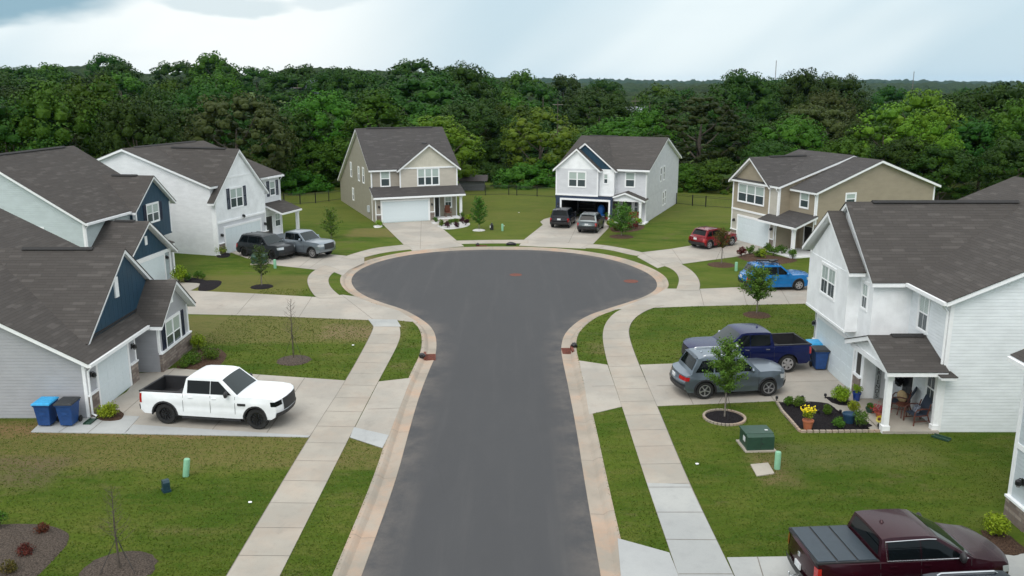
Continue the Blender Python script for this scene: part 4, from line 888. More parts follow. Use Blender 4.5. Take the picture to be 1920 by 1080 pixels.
# near and recognisable crowns: (px of centre, top row, distance, width in px, kind, label)
near = [
 (25,178,82,190,'broadD','dark broad tree at the far left edge above the first roof'),
 (108,150,84,170,'broadM','tall leafy tree, second from the left edge, above the long brown roof'),
 (196,140,88,150,'broadM2','tall mid-green tree with lumpy top, third from the left edge'),
 (266,172,84,140,'broadD2','dark rounded tree above the white gable-end house on the left'),
 (322,176,104,120,'pine','brownish dark pine left of the broad olive tree'),
 (352,192,98,90,'pine','low dark pine tucked between taller crowns on the left'),
 (450,168,100,200,'olive','broad olive-green tree with low spreading crown behind the white gable'),
 (395,150,118,120,'broadD2','dark tree rising behind the broad olive-green tree'),
 (610,165,106,150,'broadM','rounded green tree left of the beige house ridge'),
 (712,163,108,140,'tulip','pointed bright-topped green tree directly behind the beige house'),
 (560,198,103,120,'broadD','shadowy tree between olive tree and the beige house'),
 (505,262,98,100,'kudzu','vine-covered lump just behind the white house porch'),
 (560,310,96,110,'kudzu','low vine-draped mound behind the fence, left of the beige house'),
 (588,258,100,80,'kudzu','vine-draped column with a hooked top left of the beige house'),
 (648,250,101,90,'kudzu','vine-covered tree touching the beige house roof from the left'),
 (470,312,94,90,'kudzu','vine mass right above the porch roof of the white house'),
 (530,215,104,110,'broadD','dark tree standing over the vine-covered lumps'),
 (828,212,104,130,'broadL','light yellow-green tree behind the right end of the beige roof'),
 (880,182,122,130,'broadD2','dark round tree right of the beige house ridge'),
 (800,133,150,170,'broadD','large dome-shaped dark tree above the beige house'),
 (868,116,170,120,'broadD2','tallest dark tree left of centre on the skyline'),
 (935,260,112,100,'broadD','shadowed tree between the two central houses'),
 (965,188,140,120,'broadM','bushy tree in the middle distance between the central houses'),
 (1012,198,106,120,'broadL','light green tree with climbing vines left of the pale grey house'),
 (985,300,100,100,'kudzu','vine-covered skirt at the fence left of the pale grey house'),
 (1030,290,103,70,'kudzu','vine column at the left wall of the pale grey house'),
 (928,300,106,70,'broadD','low dark tree right of the beige house behind the fence'),
 (1122,166,150,118,'broadD2','round dark tree above the pale grey house ridge'),
 (1155,216,116,130,'broadM2','bright clumpy tree directly behind the pale grey ridge'),
 (1215,196,122,110,'broadM','green tree behind the right end of the pale grey ridge'),
 (1308,170,104,150,'pine','tall olive-brown pine right of the pale grey house'),
 (1290,300,98,90,'kudzu','low vines behind the fence right of the pale grey house'),
 (1345,290,97,100,'kudzu','vine mass at the left wall of the tan house'),
 (1400,215,106,120,'broadD','dark tree behind the front gable of the tan house'),
 (1380,130,165,120,'broadD','tall dark crown standing above the skyline right of centre'),
 (1445,140,180,90,'broadD2','dark crown above the skyline over the tan house'),
 (1490,128,172,90,'broadD','tallest dark crown above the tan house'),
 (1555,135,180,110,'broadD2','wide dark crown right of the tallest one above the tan house'),
 (1540,164,130,110,'olive','grey-green dome tree behind the tan house roof'),
 (1522,186,112,150,'olive','wide grey-green tree above the tan house ridge'),
 (1480,210,108,130,'broadM','leafy green tree touching the tan house ridge'),
 (1600,215,103,70,'pine','rusty brown-green tree beside the bright tree'),
 (1650,190,103,120,'broadL','bright yellow-green tree with forked top, left one of the pair on the right'),
 (1722,165,104,130,'broadL','tallest bright yellow-green tree, right one of the pair'),
 (1748,222,96,80,'broadL','bright green hanging tree in front of the dark wood on the right'),
 (1800,160,112,150,'broadD2','dark broad crown right of the bright trees'),
 (1870,152,108,160,'broadD','dark broad crown near the right edge'),
 (1925,170,96,140,'broadM','dark green crown cut by the right edge'),
 (1835,215,98,130,'broadD2','lower dark crown above the far right roof'),
 (1760,265,94,120,'broadD','low dark crown right of the tan house roof'),
 (1690,250,97,110,'broadD2','low dark crown behind the back roof slope of the tan house'),
 (1580,250,99,100,'broadM','low green crown just above the tan house roof'),
 (1905,250,88,120,'broadD2','low dark crown at the right edge over the roof'),
 (1440,255,101,90,'broadD2','low dark crown left of the tan house ridge'),
]
def px_world(px, dist): return (px-960)/F_PX*dist
for px, ty, d, wpx, kind, lab in near:
    if 465 <= px <= 660 and d < 110: d += 8
    if 880 <= px <= 1060 and d < 115: d += 9
    if 1260 <= px <= 1420 and d < 112: d += 7
    x = px_world(px, d); z = terr(x, d); z = z if d > 118 else -.2; zt = CAM_H - d*(ty-HOR)/F_PX*1.0; wid = wpx/F_PX*d*1.12; z = min(z, zt-wid*.9)
    place_tree(kind, x, d, z, zt-z, wid, lab, name='tree')
# filler rows behind, heights follow the skyline of the photograph
skx = [-100, 0, 60, 130, 210, 300, 350, 400, 440, 470, 530, 545, 600, 700, 760, 860, 900, 950, 1000, 1100, 1180, 1240, 1290, 1360, 1420, 1500, 1560, 1600, 1700, 1920, 2050]
sky_ = [110, 108, 120, 108, 106, 124, 124, 102, 102, 126, 124, 112, 110, 117, 118, 118, 135, 131, 142, 152, 162, 158, 148, 146, 142, 145, 149, 161, 164, 171, 172]
rows = [(130, 8.5, .0, 'in the nearest wooded row behind the gardens'), (165, 9.5, .42, 'in the middle of the wood'), (215, 11.0, .78, 'in the far part of the wood'), (285, 12.5, 1.0, 'on the wooded skyline')]
cnt = 0
for d, sp, k, lab in rows:
    nW = int(2*(.66*d)/sp)
    for i in range(nW):
        x = -.66*d + (i+.5)*sp + random.uniform(-.35, .35)*sp; dd = d + random.uniform(-.06, .06)*d; px = 960 + x*F_PX/dd
        if px < -60 or px > 1980: continue
        sy = np.interp(px, skx, sky_); lowy = 205 + (15 if px > 900 else -5); ty = lowy*(1-k) + sy*k + random.uniform(-10, 14)
        # keep small clearings where the photograph shows lawn between the trees
        if 1048 < px < 1092 and d < 250: continue
        if 1160 < px < 1205 and d < 240: continue
        z = terr(x, dd); zt = CAM_H - dd*(ty-HOR)/F_PX; H_ = max(6.5, min(17, zt-z)); z = zt-H_
        far = d > 160; kd = random.choice(['farD', 'farD', 'farM'] if far else ['broadD', 'broadD2', 'broadM', 'broadD2', 'broadM2', 'pine'])
        sp_ = {'farD': 'dark green', 'farM': 'mid-green', 'broadD': 'dark', 'broadD2': 'dark rounded', 'broadM': 'mid-green', 'broadM2': 'tall mid-green', 'pine': 'brownish pine'}[kd]
        pl_ = next(t for lim, t in ((200, 'above the near left roofs'), (420, 'above the steep white gable'), (640, 'left of the beige house'), (880, 'above the beige house'), (1040, 'between the central houses'), (1280, 'above the pale grey house'), (1500, 'over the tan front gable'), (1760, 'over the tan back roof'), (9999, 'at the far right')) if px < lim)
        place_tree(kd, x, dd, z, H_, sp*random.uniform(1.0, 1.4), sp_+' tree '+lab.replace('in the nearest wooded row behind the gardens', 'in the nearest wooded row')+' '+pl_, 'trees '+lab, name='tree'); cnt += 1
print('filler trees', cnt, 'total', len(TREES))
# far wooded ridges as masses
def forest(name, d0, top_fn, mat, label, a0=-40, a1=40, n=420, depth=260):
    bm = bmesh.new(); rws = []
    for j, (dd, f) in enumerate(((0, 0), (.02, .55), (.08, .8), (.2, .95), (.45, 1), (1, .9))):
        row = []
        for i in range(n+1):
            a = R(a0 + (a1-a0)*i/n); r_ = d0+depth*dd; px = 960+math.tan(a)*F_PX; tz = CAM_H - d0*(top_fn(px)-HOR)/F_PX
            bump = (math.sin(i*1.7+j*2)*.5+math.sin(i*.63+j)*.5+random.uniform(-.8, .8))*d0*.0016
            zz = terr(r_*math.sin(a), r_*math.cos(a))-4; row.append(bm.verts.new((r_*math.tan(a), r_, zz+(tz-zz)*f+(bump if f else 0))))
        rws.append(row)
    for a, b in zip(rws[:-1], rws[1:]):
        for i in range(n): bm.faces.new((a[i], a[i+1], b[i+1], b[i]))
    o = mk(name, bm, mat, smooth=80); tag(o, label, 'forest', None, 'stuff'); return o
fm = Mat('forest_canopy'); o = fm.co(); v = fm.noise(o, .09, 6, .8); fm.col(fm.mix(fm.rng(v, .4, .6), (.012, .026, .010), (.035, .062, .018))); fm.bump(v, 4.0, 1.0); fm.set(Roughness=.95, Specular_IOR_Level=.1)
forest('forest', 480, lambda px: float(np.interp(px, skx, sky_))+12, fm.m, 'continuous dark green wood closing the view behind the separate trees')
forest('forest', 1500, lambda px: 156.5 if px > 900 else 146, fm.m, 'low wooded hills beyond the wood, greener', n=500, depth=700)
forest('forest', 3800, lambda px: 150.5+1.5*math.sin(px*.011)+(px-1500)*.004, fm.m, 'blue distant wooded ridge on the right horizon', n=600, depth=900)
# ---- shrubs and young trees
def shrub(px, py, w_, h_, mat, label, name='shrub', n=420, size=.07, group=None, cat='shrub', z=0.03, stem=True, loc=None):
    p = Vector(loc) if loc else G(px, py); root = empty(name, (p.x, p.y, z)); tag(root, label, cat, group)
    k = max(5, int(n/70)); Ps, Ns = [], []
    for _ in range(k):
        d = sphere_pts(1)[0]; c = np.array([d[0]*w_*.28, d[1]*w_*.28, h_*.55+d[2]*h_*.22]); s = sphere_pts(n//k); r_ = w_*rng.uniform(.2, .3)
        Ps.append(c+s*np.array([r_, r_, min(r_, h_*.4)])*(.6+.5*rng.random((len(s), 1)))); Ns.append(s)
    P_ = np.concatenate(Ps); P_[:, 2] = np.maximum(P_[:, 2], .02); leaves('foliage', P_, np.concatenate(Ns), size, M[mat], root, tilt=.7)
    if stem:
        bm = bmesh.new()
        for j in range(5): a = j*1.3; tube(bm, [(0, 0, -.03), (math.cos(a)*w_*.1, math.sin(a)*w_*.1, h_*.35), (math.cos(a)*w_*.28, math.sin(a)*w_*.28, h_*.75)], [.015, .011, .005], 5)
        mk('stem', bm, M['bark'], root)
    return root
def young(px, py, topy, w_, mat, label, n=2600, size=.085, base=.36, stakes=True, z=.0, dens=1.0):
    p = G(px, py); t = HTz(p, topy); root = empty('young_tree', (p.x, p.y, z)); tag(root, label, 'young tree')
    Ps, Ns = [], []; nb = 26; bm = bmesh.new(); tube(bm, [(0, 0, -.1), (.02, 0, t*.5), (0, .02, t*.97)], [.035, .026, .008], 7)
    for j in range(nb):
        f = j/nb; z0 = t*(base+(1-base)*f*.93); a = j*2.399; ln = w_*.5*(1.0-.72*f**1.3)*(.55+.45*min(1, f*4))*random.uniform(.75, 1.1); e = Vector((math.cos(a)*ln, math.sin(a)*ln, z0+ln*.45))
        tube(bm, [(0, 0, z0-.03), (e.x*.5, e.y*.5, z0+ln*.18), e], [.011, .008, .003], 4); m_ = int(n/nb*(ln/(w_*.35)))+20
        tt = rng.random((m_, 1)); pts = np.array([[0, 0, z0]])*(1-tt)+np.array([[e.x, e.y, e.z]])*tt*1.08; pts += rng.normal(0, 1, (m_, 3))*np.array([.13, .13, .11])*w_*.42*(.35+tt*.5); Ps.append(pts); Ns.append(rng.normal(0, 1, (m_, 3))+np.array([0, 0, .9]))
    leaves('crown', np.concatenate(Ps), np.concatenate(Ns), size, M[mat], root, tilt=.5); mk('trunk', bm, M['barkL'], root)
    if stakes:
        for j in range(3):
            a = j*2.094+.6; bm = bmesh.new(); tube(bm, [(math.cos(a)*.5, math.sin(a)*.5, 0), (0, 0, t*base*1.05)], .006, 4); mk('guy_wire', bm, M['black'], root)
    return root
def HTz(p, ty):
    lo, hi = 0, 30
    for _ in range(40):
        m_ = (lo+hi)/2; dz = m_-CAM_H; dd = p.y*math.cos(PITCH)-dz*math.sin(PITCH); u = p.y*math.sin(PITCH)+dz*math.cos(PITCH)
        if 540-F_PX*u/dd > ty: lo = m_
        else: hi = m_
    return m_
def bare(px, py, topy, label, w_=.9, stake=True):
    p = G(px, py); t = HTz(p, topy); root = empty('young_tree', (p.x, p.y, 0)); tag(root, label, 'young tree'); bm = bmesh.new(); tube(bm, [(0, 0, -.1), (-.03, 0, t*.5), (.0, .02, t)], [.03, .02, .004], 6)
    mk('trunk', bm, M['bark'], root); bm = bmesh.new()
    for j in range(34):
        z0 = t*(.35+.62*j/34); a = j*2.399; ln = w_*.5*(1-.7*j/34)*random.uniform(.7, 1.2); e = Vector((math.cos(a)*ln, math.sin(a)*ln, z0+ln*.8)); tube(bm, [(0, 0, z0), e*.5+Vector((0, 0, z0*.5-ln*.1)), e], [.008, .005, .002], 4)
        for q in range(3): b_ = Vector((random.uniform(-.12, .12), random.uniform(-.12, .12), random.uniform(.05, .18))); s0 = Vector((0, 0, z0)).lerp(e, random.uniform(.5, .95)); tube(bm, [s0, s0+b_], [.003, .0015], 3)
    mk('twigs', bm, M['bark'], root)
    if stake:
        for j in range(3):
            a = j*2.094-.4; bm = bmesh.new(); tube(bm, [(math.cos(a)*.55, math.sin(a)*.55, 0), (0, 0, t*.42)], .008, 4); mk('guy_wire', bm, M['black'], root)
    return root
def ring(px, py, r_, label, mat='mulchR', stone=False, irregular=.08):
    p = G(px, py); pts = []
    bm = bmesh.new(); n = 28; rg = []
    for s, z in ((1, .002), (.93, .04), (.6, .09), (.15, .12)):
        rg.append([bm.verts.new((p.x+math.cos(2*math.pi*k/n)*r_*s*(1+irregular*math.sin(3*k+px)*.5+random.uniform(-.5, .5)*irregular), p.y+math.sin(2*math.pi*k/n)*r_*s, z)) for k in range(n)])
    for a, b in zip(rg[:-1], rg[1:]):
        for i in range(n): bm.faces.new((a[i], a[(i+1) % n], b[(i+1) % n], b[i]))
    bm.faces.new(rg[-1]); bmesh.ops.recalc_face_normals(bm, faces=bm.faces); o = mk('mulch_ring', bm, M[mat], smooth=50); tag(o, label, 'mulch')
    if stone:
        bm = bmesh.new()
        for k in range(34):
            a = 2*math.pi*k/34; m_ = Matrix.Translation((p.x+math.cos(a)*(r_+.03), p.y+math.sin(a)*(r_+.03), .035)) @ Matrix.Rotation(a, 4, 'Z') @ Matrix.Diagonal((.09, r_*.165, .09, 1)); bmesh.ops.create_cube(bm, size=1, matrix=m_)
        e = mk('edging_stones', bm, M['kerb']); e['label'] = 'ring of pale edging stones around the black mulch by the silver vehicle'; e['category'] = 'edging'
    return o
ring(1358,784,.74,'black mulch ring with stone edge under the young oak by the driveway','mulchB',True,.01); young(1358,786,640,1.9,'leafY','bushy young tree in a stone-ringed mulch circle in front of the silver vehicle', 6500, .072, .36)
ring(1419,591,.75,'brown mulch circle on the lawn beyond the navy pickup','mulchR'); young(1418,591,506,2.5,'leafY','young tree on the lawn in front of the blue car', 5600, .09, .34)
ring(1352,497,.95,'brown mulch circle under the reddish young tree','mulchR'); young(1352,497,432,1.5,'leafR','young tree with reddish leaves beside the red car', 1500, .09, .5)
ring(1165,444,1.0,'brown mulch circle in front of the pale grey house','mulchR'); young(1165,444,385,3.0,'leafY','young tree in front of the porch of the pale grey house', 3600, .11, .16)
ring(898,432,.55,'small white gravel circle around the young tree beside the beige house','gravelW'); young(898,432,370,1.9,'shrubG','young tree with dense bright crown right of the beige house', 2600, .11, .2)
young(621,447,392,2.1,'shrubG','feathery young tree on the lawn left of the beige house', 1700, .10, .12, False)
ring(491,538,.7,'black mulch circle on the lawn below the dark grey vehicle','mulchB'); young(491,538,462,1.6,'leafO','thin young tree in front of the dark grey vehicle', 1500, .08, .3)
ring(551,676,.78,'grey mulch circle under the bare sapling left of the road','mulchG'); bare(551,675,560,'bare sapling held by guy wires on the lawn left of the road', 1.0)
ring(222,1068,.95,'large grey mulch mound at the bottom left under a bare sapling','mulchG'); bare(226,1072,915,'bare dark sapling with a black stake at the bottom left', .9)
# beds
bed('flower_bed', [(1458,754),(1555,752),(1578,778),(1622,784),(1656,806),(1500,808),(1476,790)], 'black mulch bed edged with pale stones in front of the right-hand porch', M['mulchB'])
bed('flower_bed', [(1545,745),(1590,748),(1606,764),(1562,760)], 'small black mulch patch around the lime shrub by the garage', M['mulchB'], n=1)
bed('flower_bed', [(330,690),(345,665),(400,648),(430,664),(410,690),(370,694)], 'brown mulch bed below the stone-based window on the left', M['mulchR'])
bed('flower_bed', [(180,775),(215,765),(238,778),(225,792),(176,790)], 'brown mulch patch under the round shrub at the left garage corner', M['mulchR'])
bed('flower_bed', [(-20,985),(60,980),(125,992),(133,1015),(90,1060),(40,1110),(-30,1110)], 'grey mulch bed with red shrubs in the bottom left corner', M['mulchG'])
bed('flower_bed', [(345,520),(360,520),(395,528),(412,525),(418,531),(398,546),(366,546),(383,532),(345,531)], 'dark mulch bed beside the walk of the second house', M['mulchB'])
bed('flower_bed', [(404,478),(420,472),(434,476),(428,483),(408,484)], 'dark mulch patch at the corner of the white house', M['mulchB'])
bed('flower_bed', [(818,424),(842,418),(880,415),(882,424),(850,430),(830,430)], 'white gravel bed with shrubs in front of the beige porch', M['gravelW'])
bed('flower_bed', [(700,424),(716,421),(718,426),(702,428)], 'small white gravel patch at the left corner of the beige garage', M['gravelW'])
bed('flower_bed', [(808,417),(822,415),(824,419),(812,421)], 'small white gravel patch right of the beige garage door', M['gravelW'])
bed('flower_bed', [(1143,428),(1150,420),(1200,421),(1212,425),(1196,434),(1150,437)], 'brown mulch bed in front of the pale grey porch', M['mulchR'])
bed('flower_bed', [(1382,482),(1400,474),(1440,478),(1480,484),(1500,488),(1480,494),(1440,497),(1400,490)], 'brown mulch bed with shrubs in front of the tan house', M['mulchR'])
bed('flower_bed', [(1838,995),(1870,990),(1900,1010),(1935,1040),(1880,1046),(1850,1020)], 'reddish mulch bed at the right edge beside the stone base', M['mulchR'])
# edging of the big bed
bm = bmesh.new(); ep = [Vector(G(*p)) for p in [(1456,755),(1466,772),(1484,792),(1500,811),(1560,811),(1650,810)]]
for a, b in zip(ep[:-1], ep[1:]):
    k_ = int((b-a).length/.2)
    for i in range(k_): c = a.lerp(b, (i+.5)/k_); an = math.atan2((b-a).y, (b-a).x); bmesh.ops.create_cube(bm, size=1, matrix=Matrix.Translation((c.x, c.y, .045)) @ Matrix.Rotation(an, 4, 'Z') @ Matrix.Diagonal((.19, .09, .1, 1)))
e = mk('edging_stones', bm, M['kerb']); tag(e, 'row of pale edging stones around the black bed by the porch', 'edging')
S = shrub
S(202,786,.85,.62,'shrubY','round yellow-green shrub at the left garage corner',n=1500,size=.06); S(373,656,.85,.75,'shrubY','lime shrub nearest the stone-based window',n=1300,size=.06)
S(360,684,.95,.55,'shrubG','low dark green shrub by the drive of the near left house',n=1300,size=.06); S(396,676,.9,.6,'shrubG','low green shrub right of the lime shrub on the left lawn',n=1300,size=.06); S(345,690,.6,.4,'shrubG','small green shrub against the stone base',n=800,size=.05)
S(80,1002,.42,.3,'shrubR','red shrub farthest back in the bottom left bed',n=700,size=.04); S(48,1044,.5,.34,'shrubR','red shrub in the middle of the bottom left bed',n=800,size=.04); S(14,1078,.5,.34,'leafR','yellowish shrub at the bottom left corner',n=700,size=.04); S(0,990,.5,.5,'shrubG','green shrub cut by the left edge',n=700,size=.05)
S(414,478,1.0,.75,'shrubY','round lime shrub at the corner of the white house',n=900,size=.08); S(336,531,1.1,1.2,'shrubY','lime flowering shrub at the post of the second house',n=1100,size=.09); S(350,528,.6,.6,'shrubG','small dark shrub beside the lime one',n=500,size=.07); S(371,524,.6,.5,'shrubG','grassy tuft left one in the dark mulch bed',n=400,size=.07); S(380,524,.6,.6,'shrubG','grassy tuft right one in the dark mulch bed',n=400,size=.07)
S(711,424,.7,.55,'shrubY','small lime shrub at the left corner of the beige garage',n=500,size=.08); S(816,418,.6,.5,'shrubG','small shrub right of the beige garage door',n=400,size=.08)
for i, (px, py, m_, lb) in enumerate(((828,425,'shrubG','first green shrub from the drive in the white gravel bed'),(839,428,'shrubP','plum shrub nearest the drive in the white gravel bed'),(846,423,'shrubG','green shrub behind the first plum shrub'),(856,421,'shrubG','rounded green shrub in the middle of the white gravel bed'),(858,427,'shrubP','plum shrub at the front middle of the white gravel bed'),(866,419,'shrubP','plum shrub by the porch post of the beige house'),(873,423,'shrubP','plum shrub at the right end of the white gravel bed'),(866,410,'shrubG','green shrub against the porch post of the beige house'),(878,414,'shrubY','lime shrub between the porch post and young tree'))): S(px, py, .65, .62, m_, lb, n=420, size=.08)
for i, (px, py, m_, lb) in enumerate(((1146,426,'shrubY','lime shrub at the left porch post of the pale grey house'),(1152,432,'shrubG','green shrub in front of the pale grey porch, left end'),(1180,426,'shrubG','green shrub right of the young tree by the pale grey porch'),(1196,424,'shrubY','lime shrub at the right porch post of the pale grey house'),(1159,434,'shrubR','red shrub left of the young tree by the pale grey porch'),(1187,430,'shrubR','red shrub at the right end of the pale grey bed'),(1176,433,'shrubR','red shrub behind the mulch circle of the pale grey house'))): S(px, py, .9, .7, m_, lb, n=420, size=.1)
S(1036,405,.6,.5,'shrubY','small lime shrub at the left garage corner of the pale grey house',n=300,size=.09)
for i, (px, py, m_, lb) in enumerate(((1390,481,'shrubR','red-purple shrub at the drive end of the tan house bed'),(1405,477,'shrubG','first green shrub from the drive in the tan house bed'),(1420,484,'shrubG','second green shrub in the tan house bed'),(1437,472,'shrubG','tall green shrub against the stone of the tan garage'),(1432,485,'shrubY','lime shrub at the front of the tan house bed'),(1450,481,'shrubG','green shrub in the middle of the tan house bed'),(1466,478,'shrubG','dark green shrub by the tan entry'),(1486,486,'shrubG','green shrub left of the tan porch post'))): S(px, py, .8, .75, m_, lb, n=480, size=.09)
S(1573,757,.78,.75,'shrubY','round lime shrub by the right-hand garage',n=2200,size=.055); S(1866,1008,.72,.72,'shrubY','leafy bright shrub at the right edge by the stone base',n=2200,size=.06)
for px, py, w_, h_, m_, lb in ((1478,762,.4,.4,'shrubG','small rose bush at the upper left end of the black bed'),(1497,766,.5,.5,'shrubG','rose bush second from the upper left end of the black bed'),(1551,781,.42,.5,'shrubG','upright green shrub in the middle of the black bed'),(1572,803,.5,.42,'shrubG','low green shrub at the front of the black bed'),(1600,776,.5,.55,'shrubY','lime shrub behind the blue pot'),(1612,802,.62,.7,'shrubG','tall green shrub at the right end of the black bed')): S(px, py, w_, h_, m_, lb, n=1100, size=.045)
# ------------------------------------------------------------------ VEHICLES
for nme, c, mt, rg in (('car_white', (.78, .80, .82), 0, .3), ('car_maroon', (.030, .004, .009), .35, .25), ('car_navy', (.005, .010, .065), .35, .25), ('car_silver', (.165, .20, .24), .75, .3), ('car_blue', (.004, .15, .42), .2, .25), ('car_red', (.20, .004, .010), .3, .25),
                       ('car_black', (.018, .018, .022), .3, .25), ('car_grey', (.085, .105, .11), .55, .3), ('car_charcoal', (.04, .045, .05), .5, .3), ('car_pale', (.25, .29, .33), .7, .3), ('car_darkblue', (.012, .018, .03), .4, .25)): M[nme] = paint(nme, c, mt, rg)
M['cglass'] = glassmat('vehicle_glass', (.004, .006, .007), .03, .22); M['wglass'] = glassmat('windscreen_glass', (.010, .020, .022), .03, .4); M['tyre'] = plain('tyre_rubber', (.012, .012, .012), .85, var=.2); M['rimS'] = plain('rim_silver', (.5, .5, .52), .3, .8, .05); M['rimB'] = plain('rim_black', (.012, .012, .013), .35, .3, .05)
M['tail'] = plain('tail_light_red', (.35, .008, .01), .15, var=.05, coat=1); M['head'] = plain('head_light_lens', (.45, .48, .5), .1, .2, .05, coat=1); M['amber'] = plain('amber_lens', (.5, .12, .01), .2); M['chrome'] = plain('chrome', (.6, .62, .64), .15, .9, .03); M['plast'] = plain('dark_plastic', (.02, .02, .022), .55); M['tonneau'] = plain('tonneau_vinyl', (.028, .042, .055), .5, var=.08); M['plate'] = plain('number_plate', (.6, .62, .64), .4)
def vehicle(name, label, P0, ang, sc, body, o, cat='car', group=None):
    """o: dict with dimensions. local x forward, y left, z up"""
    L_, W_, wb, r = o['L'], o['W'], o['wb'], o['r']; fo = o.get('fo', (L_-wb)*.47); xf = wb/2+fo; xr = xf-L_; hb = o['belt']; hh = o['hood']; H_ = o['H']; gc = o['gc']; truck = o.get('truck')
    root = empty(name, (P0[0], P0[1], .02), ang, sc); tag(root, label, cat, group)
    cowl, rf, rr, rb, = o['cowl'], o['rf'], o['rr'], o['rb']; bm_ = M[body]
    xa = [wb/2, -wb/2]; ar = r*1.17
    def arc(xc): 
        z0 = gc; ph = math.acos(max(-1, min(1, (z0-r)/ar))) if abs(z0-r) < ar else 0; n = 9; out = []
        a0 = math.asin((z0-r)/ar)
        for i in range(n+1):
            t = a0 + (math.pi-2*a0)*i/n; out.append((xc+math.cos(t)*ar, r+math.sin(t)*ar))
        return out
    # outline counter clockwise seen with x right z up, starting at the rear bottom
    rear_top = o.get('deck', hb)
    bot = [(xr+.06, gc+.14), (xr+.22, gc)] + arc(-wb/2)[::-1] + [(-wb/2+ar+.25, gc-.02), (wb/2-ar-.25, gc-.02)] + arc(wb/2)[::-1] + [(xf-.25, gc+.0), (xf-.05, gc+.1)]
    front = [(xf, gc+.3), (xf-.01, hh*.72), (xf-.06, hh-.10), (xf-.22, hh-.015)]
    top = [(xf-.7, hh+.02), (cowl, hb-.01)] + ([(rb, hb)] if truck else [(0, hb), (rb, rear_top)]) 
    rear = ([(xr+.09, hb), (xr+.03, hb-.05), (xr+.02, gc+.5)] if truck else [(xr+.10, rear_top-.06), (xr+.05, rear_top-.25), (xr, gc+.45)])
    out = bot+front+top+rear; nb_ = len(bot)
    fr = o.get('round_f', .30); rr_ = o.get('round_r', .10 if truck else .22)
    def S(x, z, s, off=0.0):
        hw = W_/2*(1-.055*min(1, max(0, (z-hb*.62)/(hb*.38)))**2-.05*max(0, (hb*.45-z)/(hb*.45)))
        if z > hb: hw -= (z-hb)*o.get('tumble', .30)
        else:
            for xc_ in (wb/2, -wb/2): hw += .028*math.exp(-((x-xc_)/(r*1.35))**2)*max(0, min(1, (hb*.92-z)/.15))     # flared wings
            hw -= .022*math.exp(-((z-hb*.62)/.10)**2)*(1 if abs(x) < wb/2-r else .3)                                      # scalloped doors
        ef = max(0, (x-(xf-.9))/.9); er = max(0, ((xr+.6)-x)/.6); hw *= 1-.07*ef**2-.03*er**2
        y = s*hw; y += math.copysign(off, s) if s else 0
        return Vector((x-fr*ef*abs(s)**2.6+rr_*er*abs(s)**2.6, y, z+.035*(1-s*s)*(1 if z > gc+.45 else 0)))
    # side skins via triangulation with interior points
    def skin(bm, outl, s, mi=0, grid=.22, off=0.0):
        from mathutils.geometry import delaunay_2d_cdt
        pts = [Vector(p) for p in outl]; n = len(pts); edges = [(i, (i+1) % n) for i in range(n)]
        xs = [p.x for p in pts]; zs = [p.y for p in pts]; inn = []
        def inside(x, z):
            c = False; j = n-1
            for i in range(n):
                if ((pts[i].y > z) != (pts[j].y > z)) and (x < (pts[j].x-pts[i].x)*(z-pts[i].y)/(pts[j].y-pts[i].y)+pts[i].x): c = not c
                j = i
            return c
        x = min(xs)+grid*.5
        while x < max(xs):
            z = min(zs)+.06
            while z < max(zs):
                if inside(x, z) and min((Vector((x, z))-p).length for p in pts) > .06: inn.append(Vector((x, z)))
                z += grid*.6
            x += grid
        V, _, Fc, _, _, _ = delaunay_2d_cdt(pts+inn, edges, [list(range(n))], 1, 1e-4)
        vs = [bm.verts.new(S(v.x, v.y, s, off)) for v in V]
        for f in Fc:
            try: q = bm.faces.new([vs[i] for i in f]); q.material_index = mi
            except ValueError: pass
    def bridge(bm, chain, mi=0, s0=-1, s1=1, k=10, off=0):
        prev = None
        for x, z in chain:
            row = [bm.verts.new(S(x, z, s0+(s1-s0)*i/k)) for i in range(k+1)]
            if prev:
                for i in range(k): q = bm.faces.new((prev[i], prev[i+1], row[i+1], row[i])); q.material_index = mi
            prev = row
    bm = bmesh.new(); skin(bm, out, 1, grid=.13); skin(bm, out, -1, grid=.13)
    bridge(bm, out[:nb_], 1); bridge(bm, out[nb_-1:nb_+len(front)+2], 0)
    rearc = out[nb_+len(front)+len(top)-1:] + [out[0]]
    if truck: bridge(bm, rearc[1:], 0)
    else: bridge(bm, out[nb_+len(front)+1:]+[out[0]], 0)
    if truck:   # open bed: rails and inner box
        bx0, bx1 = xr+.09, rb; fl = hb-.52; q = .90
        for s in (-1, 1): bridge(bm, [(bx1, hb), ((bx0+bx1)/2, hb), (bx0, hb)], 0, s, s*q, 1)
        bridge(bm, [(cowl, hb), (bx1-.0, hb)], 0)
        I = [Vector((bx0+.06, -W_/2*.84, hb+.0)), Vector((bx1-.02, -W_/2*.84, hb)), Vector((bx1-.02, W_/2*.84, hb)), Vector((bx0+.06, W_/2*.84, hb))]; J = [Vector((p.x, p.y, fl)) for p in I]
        vi = [bm.verts.new(p) for p in I]; vj = [bm.verts.new(p) for p in J]; f = bm.faces.new(vj); f.material_index = 1
        for i in range(4): f = bm.faces.new((vi[i], vi[(i+1) % 4], vj[(i+1) % 4], vj[i])); f.material_index = 1
        box(bm, bx0-.02, bx0+.07, -W_/2*.9, W_/2*.9, hb-.03, hb+.015, 1); 
        for s in (-1, 1): box(bm, bx0, bx1, s*W_/2*.875-.055, s*W_/2*.875+.05, hb-.02, hb+.035, 1)
    bmesh.ops.remove_doubles(bm, verts=bm.verts, dist=.0008); bmesh.ops.recalc_face_normals(bm, faces=bm.faces)
    mk('body', bm, [bm_, M['plast']], root, smooth=32)
